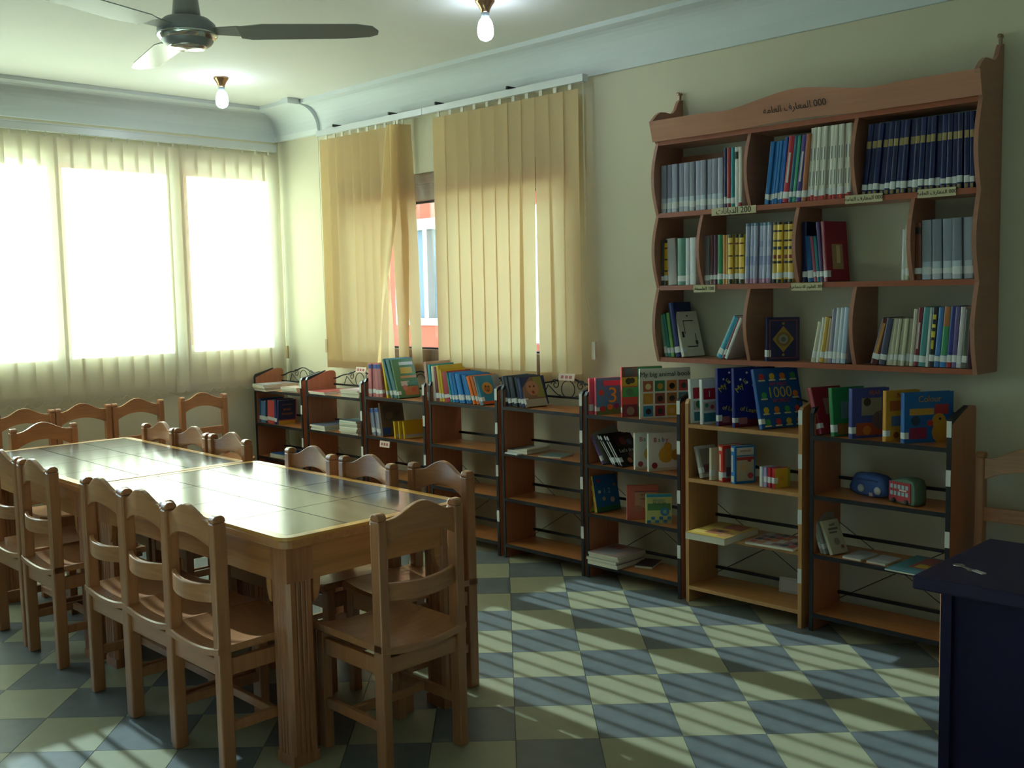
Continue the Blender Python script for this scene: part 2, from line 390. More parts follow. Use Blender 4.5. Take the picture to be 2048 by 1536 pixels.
MB().lathe([(.1, -.026), (.113, -.012), (.1165, -.006), (.113, .0), (.1, .0)], n=32).build('chrome_ring', CHR, fan)
MB().lathe([(.076, -.046), (.068, -.054), (.05, -.058), (.0, -.06)], n=32).build('bottom_cap', CHR, fan)
bm_ = MB()
pl = [(.2, -.045), (.2, .052), (.24, .066), (.6, .062), (.70, .05), (.735, .03), (.74, .0), (.72, -.04), (.66, -.06), (.3, -.066)]
Mt = Matrix.Identity(4)
bm_.prism(pl, -.002, .002, 'z', 0, Mt)
bme = bm_.mesh('blade', mat('a2a6a6', .22, .35, var=.03))
br = MB().prism([(.1, -.03), (.1, .03), (.2, .045), (.27, .02), (.27, -.02), (.2, -.04)], .003, .007, 'z', 0, Mt).mesh('blade_arm', FG)
base = math.atan2(.7071, .7071) 
for k, (da, pt) in enumerate(((3, -11), (123, -4), (243, 5))):
    o = link('blade', bme, fan, (0, 0, .005)); o.rotation_euler = (math.radians(pt), 0, base + math.radians(da))
    o2 = link('blade_arm', br, o)

# ------------------------------------------------------------------ reading tables
PINE = wood('b87850', 'z', .38, .62); PINEX = wood('c0834f', 'x', .3, .7); PINEY = wood('c0834f', 'y', .3, .7)
EDX = wood('cf9446', 'x', .3, .8); EDY = wood('cf9446', 'y', .3, .8)
TT = mat('4e4a48', .16, scale=18, var=.15, spec=.6, bump=.01)
def table(loc, L, Wd, label, rz=0, nx=4):
    t = thing('reading_table', label, 'table', loc, rz)
    h = .80; x0, x1, y0, y1 = -L/2, L/2, -Wd/2, Wd/2; bw = .038
    def rr(x0, x1, y0, y1, r):
        o = []
        for cx, cy, a0 in ((x1-r, y1-r, 0), (x0+r, y1-r, 90), (x0+r, y0+r, 180), (x1-r, y0+r, 270)):
            for q in range(0, 91, 18): a = math.radians(a0+q); o.append((cx+r*math.cos(a), cy+r*math.sin(a)))
        return o
    MB().prism(rr(x0, x1, y0, y1, .05), h-.04, h-.012, 'z').build('tabletop', PINEX, t, bevel=.004)
    for nm, bx in (('a', (x0+.0, x1-.0, y0, y0+bw)), ('b', (x0, x1, y1-bw, y1))):
        poly = [p for p in rr(x0, x1, y0, y1, .05)]
        sgn = 1 if nm == 'b' else -1
        if nm == 'b': pp = [p for p in poly if p[1] > 0 and p[1] >= y1-.05-1e-6] + [(x0+bw, y1-.05), (x0+bw, y1-bw), (x1-bw, y1-bw), (x1-bw, y1-.05)]
        else: pp = [p for p in poly if p[1] < 0 and p[1] <= y0+.05+1e-6] + [(x1-bw, y0+.05), (x1-bw, y0+bw), (x0+bw, y0+bw), (x0+bw, y0+.05)]
        MB().prism(pp, h-.012, h, 'z').build('edge_board', EDX, t)
    for xa in (x0, x1-bw): MB().box(xa, xa+bw, y0+.05, y1-.05, h-.012, h).build('edge_board', EDY, t)
    ax, ay = x0+bw, y0+bw; dx = (L-2*bw)/nx; dy = (Wd-2*bw)/3
    tm = MB().box(.0022, dx-.0022, .0022, dy-.0022, 0, .011).mesh('tile', TT)
    for i in range(nx):
        for j in range(3): link('tile', tm, t, (ax+i*dx, ay+j*dy, h-.012+.001*random.random()*.3))
    lg = .052
    for sx in (-1, 1):
        for sy in (-1, 1):
            prof = []; q = lg; c = .012
            def side(p): return p
            pts = [(-q+c, -q), (-.022, -q), (-.018, -q+.006), (-.014, -q), (-.004, -q), (0, -q+.006), (.004, -q), (.014, -q), (.018, -q+.006), (.022, -q), (q-c, -q)]
            for r_ in range(4):
                ca, sa = [(1, 0), (0, 1), (-1, 0), (0, -1)][r_]
                prof += [(p[0]*ca - p[1]*sa, p[0]*sa + p[1]*ca) for p in pts]
            b = MB(); cx, cy = sx*(L/2-.018-lg), sy*(Wd/2-.018-lg)
            b.prism([(cx+p[0], cy+p[1]) for p in prof], .04, h-.16, 'z')
            b.prism([(cx+p[0], cy+p[1]) for p in ((-q, -q), (q, -q), (q, q), (-q, q))], 0, .04, 'z')
            b.prism([(cx+p[0], cy+p[1]) for p in ((-q, -q), (q, -q), (q, q), (-q, q))], h-.16, h-.04, 'z')
            b.build('leg', PINE, t)
    br = .12
    def apron(l):
        p = [(-l/2, 0), (l/2, 0), (l/2, -.20)]
        for k in range(0, 7): a = PI/2*k/6; p.append((l/2-.028*math.sin(a)-.0, -.20+.08*(1-math.cos(a))))
        q = [(-x, z) for x, z in p[3:]][::-1]
        return p[:2] + p[2:] + q + [(-l/2, -.20)]
    for sy in (-1, 1):
        MB().prism([(x, h-.04+z) for x, z in apron(L-.036-4*lg)], sy*(Wd/2-.03)-.011, sy*(Wd/2-.03)+.011, 'y').build('apron', PINEX, t)
    for sx in (-1, 1):
        MB().prism([(y, h-.04+z) for y, z in apron(Wd-.036-4*lg)], sx*(L/2-.03)-.011, sx*(L/2-.03)+.011, 'x').build('apron', PINEY, t)
    return t
table((3.515, -2.318, 0), 1.525, .815, 'tile topped pine reading table nearest the camera with fluted legs')
table((2.06, -2.345, 0), 1.36, .80, 'tile topped pine reading table farther off, nearer the bright window', math.radians(-1.0))

# ------------------------------------------------------------------ chairs
CW = wood('b87c54', 'z', .3, .74); CWX = wood('c0845a', 'x', .28, .75)
def make_chair(label):
    t = thing('wooden_chair', label, 'chair')
    def post(x):
        b = MB(); w, d = .018, .024
        b.box(x-w, x+w, -.024, .024, 0, .865)
        b.prism([(-.024, .865), (.024, .865), (.022, .88), (.012, .889), (-.012, .889), (-.022, .88)], x-w, x+w, 'x')
        return b
    for sx in (-1, 1):
        post(sx*.167).build('rear_leg', CW, t, bevel=.005)
        MB().prism([(sx*.165-.019, .32), (sx*.165+.019, .32), (sx*.165+.019, .358), (sx*.165-.019, .358)], 0, .425, 'z').build('front_leg', CW, t, bevel=.004)
        MB().box(sx*.167-.01, sx*.167+.01, .024, .32, .15, .185).build('stretcher', CW, t, bevel=.003)
    def rail(fz_top, fz_bot, bow, th, n=14):
        b = MB(); f = []; bk = []
        rows = []
        for k in range(n+1):
            x = -.149 + .298*k/n; s_ = x/.149; y = -bow*(1-s_*s_)
            rows.append([(x, y-th/2, fz_bot(s_)), (x, y-th/2, fz_top(s_)), (x, y+th/2, fz_top(s_)), (x, y+th/2, fz_bot(s_)), (x, y-th/2, fz_bot(s_))])
        b.strip(rows, 0, False)
        b.add([rows[0][i] for i in range(4)], [(0, 1, 2, 3)]); b.add([rows[-1][i] for i in range(4)], [(3, 2, 1, 0)])
        return b
    rail(lambda s: .862+.048*(.5+.5*math.cos(PI*min(1, abs(s)*1.08))), lambda s: .772+.04*(1-s*s), .018, .02).build('top_rail', CWX, t, bevel=.003)
    rail(lambda s: .655-.006*(1-s*s), lambda s: .595-.006*(1-s*s), .034, .02).build('mid_rail', CWX, t, bevel=.004)
    # scooped seat
    b = MB(); n = 14; rows = []
    for k in range(n+1):
        s_ = -1+2*k/n; x = .185*s_; zt = .428+.022*abs(s_)**2.2
        rows.append([(x, -.026, zt-.024), (x, -.026, zt-.004), (x, -.02, zt), (x, .362, zt+.004), (x, .375, zt-.004), (x, .375, zt-.022), (x, -.026, zt-.024)])
    b.strip(rows, 0, False)
    for r_ in (rows[0], rows[-1]): b.add(r_[:6], [(0, 1, 2, 3, 4, 5)])
    b.build('seat', CWX, t)
    rb = MB()
    MB().box(-.149, .149, -.012, .012, .345, .402).build('seat_rail', CWX, t, bevel=.003)
    MB().box(-.146, .146, .328, .352, .345, .402).build('seat_rail', CWX, t, bevel=.003)
    for sx in (-1, 1): MB().box(sx*.167-.011, sx*.167+.011, .024, .32, .345, .402).build('seat_rail', CW, t, bevel=.003)
    MB().box(-.157, .157, .18, .2, .152, .183).build('stretcher', CWX, t, bevel=.003)
    return t
# (x, y, facing, label); local +y is where the sitter faces
CH_ = [
 (3.972, -2.888, 0, 'pine chair on the window side of the near table, closest to its fluted corner leg'),
 (3.595, -2.872, 0, 'pine chair on the left side of the near table, second from its free corner'),
 (3.225, -2.865, 0, 'pine chair on the left side of the near table, just past the table joint'),
 (2.515, -2.86, 0, 'pine chair with the gap to its right, left side of the farther table'),
 (1.745, -2.85, 0, 'pine chair cut by the left picture edge, left side of the farther table'),
 (2.095, -2.85, 0, 'pine chair cut by the left picture edge, pushed in at the farther table'),
 (1.725, -1.90, PI, 'first pine chair of three nearest the window on the bookcase side of the farther table'),
 (2.075, -1.89, PI, 'middle pine chair of three on the bookcase side of the farther table'),
 (2.46, -1.885, PI, 'third pine chair on the bookcase side of the farther table, by the joint'),
 (3.205, -1.895, PI, 'pine chair on the bookcase side of the near table, closest to the joint'),
 (3.622, -1.885, PI, 'middle pine chair of three on the bookcase side of the near table'),
 (4.0, -1.80, PI, 'pine chair on the bookcase side of the near table, standing out from its outer end'),
 (4.53, -2.36, PI/2, 'pine chair at the head of the near table with its back to the desk'),
 (1.165, -2.325, -PI/2, 'pine chair at the far head of the tables with its back to the window'),
 (.30, -2.12, -PI/2, 'pine chair under the window, cut by the left picture edge'),
 (.30, -1.745, -PI/2, 'pine chair under the window, second in the row of four'),
 (.30, -1.365, -PI/2, 'pine chair under the window, third in the row of four'),
 (.30, -.87, -PI/2, 'pine chair under the window, standing apart nearest the bookcases'),
 (5.70, -.12, PI, 'reddish pine chair against the wall behind the dark desk'),
]
skip = {4}
proto = None
for i, (x, y, rz, lab) in enumerate(CH_):
    if i in skip: continue
    if proto is None:
        proto = make_chair(lab); proto.location = (x, y, 0); proto.rotation_euler = (0, 0, rz); 
    else: dup(proto, (x, y, 0), rz, lab)

# ------------------------------------------------------------------ desk
DKW = mat('170d3a', .6, scale=30, var=.1, spec=.3); DKT = mat('21163e', .55, scale=30, var=.1, spec=.35)  # blue-purple haze of the camera veil is put into these desk colours
ds = thing('desk', 'dark brown desk with indigo camera veil in its colour, cut by the right picture edge', 'desk', (5.955, -1.74, 0))
MB().box(0, 1.35, 0, .57, .74, .78).build('desktop', DKT, ds, bevel=.006)
MB().box(.07, .10, .03, .54, 0, .74).build('side_panel', DKW, ds)
MB().box(1.25, 1.28, .03, .54, 0, .74).build('side_panel', DKW, ds)
MB().box(.10, 1.25, .05, .07, .04, .74).build('front_panel', DKW, ds)
kt = thing('key', 'small metal key with a pale tag lying on the dark desk', 'key', (6.055, -1.585, .781), math.radians(-28))
MB().lathe([(.004, 0), (.016, 0), (.016, .003), (.004, .003)], (-.045, 0, 0), 14).build('key_ring', mat('a8a0a0', .3, .8), kt)
MB().box(-.03, .02, -.004, .004, .0, .003).box(.0, .018, -.011, -.004, 0, .003).build('key_blade', mat('9c9488', .3, .8), kt)
MB().box(.016, .055, -.008, .008, .001, .004).build('key_tag', mat('c8c0c0', .5), kt)

# ------------------------------------------------------------------ low bookcases
BEECH = wood('bc7654', 'z', .4, .8, .15); BEECHX = wood('c07a44', 'x', .35, .8, .2); BLK = mat('15151c', .45); LB = mat('d8d8d4', .6); LITE = wood('c28e58', 'z', .4, .85, .15); LITEX = wood('c4884c', 'x', .4, .85, .15)
SIGN = mat('d8c0b4', .6); SR = mat('a84848', .6)
UN = [(.03, .694, .95, 'B'), (.75, 1.431, .96, 'B'), (1.462, 2.103, .98, 'B'), (2.147, 2.776, .99, 'B'), (2.81, 3.45, 1.0, 'B'), (3.468, 4.107, 1.0, 'B'), (4.141, 4.792, 1.0, 'L'), (4.832, 5.472, 1.0, 'B')]
ULAB = ['low beech bookcase in the corner by the window, topped with grey magazines', 'low beech bookcase with red magazines on top, second from the window corner', 'low beech bookcase topped with pink and green story books, left of the side blinds gap', 'low beech bookcase topped with the bright blue book set', 'low beech bookcase with a scrolled iron top and mostly empty shelves, under the wide blind', 'low beech bookcase topped with the animal picture books', 'low beech bookcase with pale wooden edges, topped with the blue 1000 word book', 'low beech bookcase beside the dark desk, holding the toy pouches']
SHZ = (.915, .64, .365, .085)
def side_prof(z0, z1f, z1r, yf, yb):
    return [(yf, z0), (yb, z0), (yb, z1r-.02), (yb-.012, z1r-.004), (yb-.04, z1r), (yb-.08, z1r-.004), (yf+.012, z1f+.004), (yf+.003, z1f-.004), (yf, z1f-.02)]
for ui, (a, b, kz, st) in enumerate(UN):
    t = thing('low_bookcase', ULAB[ui], 'bookcase', (a, -.026, 0))
    w = b-a; pw = .018; D = .26
    sm, shm, em = (BEECH, BEECHX, BLK) if st == 'B' else (LITE, LITEX, LITE)
    zt = 1.03*kz; zr = zt+.045
    for s_, x in ((0, 0), (1, w-pw)):
        pn = MB().prism(side_prof(0, zt, zr, -D+.006, 0), x, x+pw, 'x').build('side_panel', sm, t)
        MB().box(x-.0005, x+pw+.0005, -D, -D+.006, 0, zt-.012).prism([(-D+.0, zt-.012), (-D+.006, zt-.016), (-.09, zr-.001), (-.09, zr+.004), (-D+.012, zt+.009)], x-.0005, x+pw+.0005, 'x').build('edge_band', em, pn)
    for z in SHZ:
        z *= kz
        sb = MB().box(pw, w-pw, -D+.008, -.004, z-.018, z).build('shelf_board', shm, t)
        MB().box(pw, w-pw, -D, -D+.008, z-.019, z).build('edge_strip', em, sb)
        if z > .8*kz: MB().box(pw, w-pw, -.02, -.008, z+.045, z+.057).build('back_rail', BLK, t)
        else: MB().box(pw, w-pw, -.022, -.008, z+.042, z+.056).build('back_rail', BLK, t)
    # crossed brace wires low at the back
    MB().tube([(pw, -.012, .10*kz), (w-pw, -.010, .47*kz)], .002, 4).tube([(pw, -.006, .47*kz), (w-pw, -.008, .10*kz)], .002, 4).build('brace_wire', BLK, t)
    # iron scroll top
    pts = []
    for q in range(25):
        s_ = -1+2*q/24; pts.append((w/2+s_*(w/2-pw), -.016, 1.02*kz + .062*math.cos(PI/2*s_)**2 + .006*math.cos(PI*3*s_)))
    MB().tube(pts, .0055, 6).build('scroll_rail', BLK, t)
    sc = MB(); cz = 1.015*kz
    sc.tube([(w/2+.052*math.cos(2*PI*q/20), -.016, cz+.052*math.sin(2*PI*q/20)) for q in range(20)], .003, 5, closed=True)
    for sg in (-1, 1):
        sp = []
        for q in range(22):
            an = q*.42; r_ = .034*(1-q/26); sp.append((w/2+sg*(.10+r_*math.cos(an)), -.016, cz+.025+r_*math.sin(an)))
        sc.tube(sp, .003, 5)
        sc.tube([(w/2+sg*(.06+.02*q), -.016, cz-.04+.075*math.sin(q/7*PI/2)**2) for q in range(0, 6)] + [(w/2+sg*.2, -.016, cz-.05)], .003, 5)
    sc.build('scrollwork', BLK, t)
    for z in (.96, .755, .495, .215):
        zz = z*kz
        if ui == 5 and z == .495: zz = .5
        MB().box(w-pw-.001, w+.001, -D-.0016, -D, zz, zz+.068).build('shelf_label', LB, t)
    def sign(x, y, z, wd, hh, tilt):
        s2 = MB().box(-wd/2, wd/2, -.002, .002, -hh/2, hh/2).build('sign_plate', SIGN, t, (x, y, z)); s2.rotation_euler = (tilt, 0, 0)
        for q in range(3): MB().box(-wd*.35+q*wd*.26, -wd*.35+q*wd*.26+wd*.16, -.003, -.002, -hh*.22, hh*.2).build('sign_mark', SR, s2)
    if ui == 4: sign(w/2, -.026, 1.088, .125, .042, -.2)
    if ui == 1: sign(w/2+.03, -.026, 1.05, .12, .04, -.2)
    if ui == 2: sign(.22, -D-.004, .585, .105, .042, -.15); sign(w-.1, -.026, 1.07, .1, .04, -.2)

# ------------------------------------------------------------------ hanging wall bookshelf
MAH = wood('b27c66', 'y', .42, .86, .15); MAHX = wood('bd8064', 'x', .42, .86, .15); MEDGE = wood('a4583a', 'z', .4, .9, .15)
ws = thing('wall_bookshelf', 'brown three tier hanging bookshelf with a curved crown, full of books', 'bookshelf', (3.8647, .067, 1.2121))
ws.scale = (1.0154,)*3
WW = 5.545-3.915; Z0 = 1.218
ZB = [1.24-Z0, 1.61-Z0, 1.98-Z0, 2.345-Z0]
def bulge(z0, z1, yf, amp, n=8): return [(yf-amp*math.sin(PI*k/n), z0+(z1-z0)*k/n) for k in range(n+1)]
for x in (0, WW-.018):
    p = [(0, 0)]
    for k in range(3):
        zz0 = ZB[k]-.011 if k else 0; p += bulge(zz0, ZB[k+1]-.011, -.212, .042)
    p += [(-.235, 2.36-Z0), (-.262, 2.44-Z0), (-.25, 2.452-Z0), (-.22, 2.478-Z0), (-.19, 2.494-Z0), (-.15, 2.497-Z0), (-.11, 2.494-Z0), (-.085, 2.5-Z0), (-.06, 2.52-Z0), (-.045, 2.55-Z0), (-.03, 2.57-Z0), (-.0, 2.575-Z0)]
    pn = MB().prism(p, x, x+.018, 'x').build('side_panel', MAH, ws)
    MB().box(x+.004, x+.014, -.024, -.006, 2.575-Z0, 2.60-Z0).prism([(-.034, 2.60-Z0), (0, 2.60-Z0), (.0, 2.606-Z0), (-.008, 2.614-Z0), (-.017, 2.606-Z0), (-.026, 2.614-Z0), (-.034, 2.606-Z0)], x+.002, x+.016, 'x').build('hanging_bracket', mat('a08a70', .3, .8), pn)
for z in ZB:
    sb = MB().box(.018, WW-.018, -.205, -.002, z-.022, z).build('shelf_board', MAHX, ws)
    MB().box(.018, WW-.018, -.212, -.205, z-.023, z+.001).build('edge_strip', MEDGE, sb)
for k, xs in ((2, (4.465, 5.005)), (1, (4.192, 4.722, 5.262)), (0, (4.462, 5.005))):
    for x in xs:
        z0, z1 = ZB[k], ZB[k+1]-.022
        MB().prism([(-.002, z0), *bulge(z0, z1, -.205, .042), (-.002, z1)], x-3.915-.009, x-3.915+.009, 'x').build('divider', MAH, ws)
MB().box(.018, WW-.018, -.012, -.002, ZB[2]+.27, ZB[2]+.30).build('back_rail', MAHX, ws)
# crown fascia leaning outward with a waved top
n = 40; rows = []
for k in range(n+1):
    s_ = k/n; x = -.004 + (WW+.008)*s_
    zt = 2.442-Z0 + .042*math.exp(-((s_-.5)/.13)**2) - .008*math.exp(-((s_-.28)/.06)**2) - .008*math.exp(-((s_-.72)/.06)**2)
    zb = 2.342-Z0 + .012*math.exp(-((s_-.5)/.13)**2)
    rows.append([(x, -.232, zb), (x, -.262, zt), (x, -.246, zt+.002), (x, -.216, zb+.002), (x, -.232, zb)])
fb = MB().strip(rows, 0, False); fb.add(rows[0][:4], [(0, 1, 2, 3)]); fb.add(rows[-1][:4], [(3, 2, 1, 0)])
fas = fb.build('crown_board', MAHX, ws)
INK = mat('1a1414', .7, var=0); PLATE = mat('c8bc96', .6, var=.03)
AR = {'g': '\uFEEA\uFEE3\uFE8E\uFECC\uFEDF\uFE8D \uFED1\uFEAD\uFE8E\uFECC\uFEE4\uFEDF\uFE8D 000', 'd': '\uFE95\uFE8E\uFEE7\uFE8E\uFEF3\uFEAA\uFEDF\uFE8D 200',
      'f': '\uFE94\uFED4\uFEB4\uFEE0\uFED4\uFEDF\uFE8D 100', 's': '\uFE94\uFEF4\uFECB\uFE8E\uFEE4\uFE98\uFE9F\uFEFB\uFE8D \uFEE1\uFEEE\uFEE0\uFECC\uFEDF\uFE8D 300'}
o = put_text(ws, AR['g'], .042, INK, (4.725-3.915, -.2515, 2.404-Z0), M_F)
o.matrix_local = Matrix.Translation((4.725-3.915, -.2535, 2.406-Z0)) @ Matrix.Rotation(math.radians(17), 4, 'X') @ M_F.to_4x4()
for x0, x1, z, key, sz in ((4.257, 4.507, 1.965, 'd', .040), (4.959, 5.132, 1.972, 'g', .0235), (5.286, 5.446, 1.972, 'g', .022), (4.148, 4.276, 1.592, 'f', .024), (4.694, 4.851, 1.592, 's', .0205)):
    pl_ = MB().box(-(x1-x0)/2, (x1-x0)/2, -.0015, .0015, -.018, .018).build('sign_plate', PLATE, ws, ((x0+x1)/2-3.915, -.2155, z-Z0))
    put_text(pl_, AR[key], sz, INK, (0, -.0021, 0), M_F)

# ------------------------------------------------------------------ books
PAGE = mat('d8d2c0', .8, scale=120, var=.08); WLAB = mat('d6d8d8', .6, var=0)
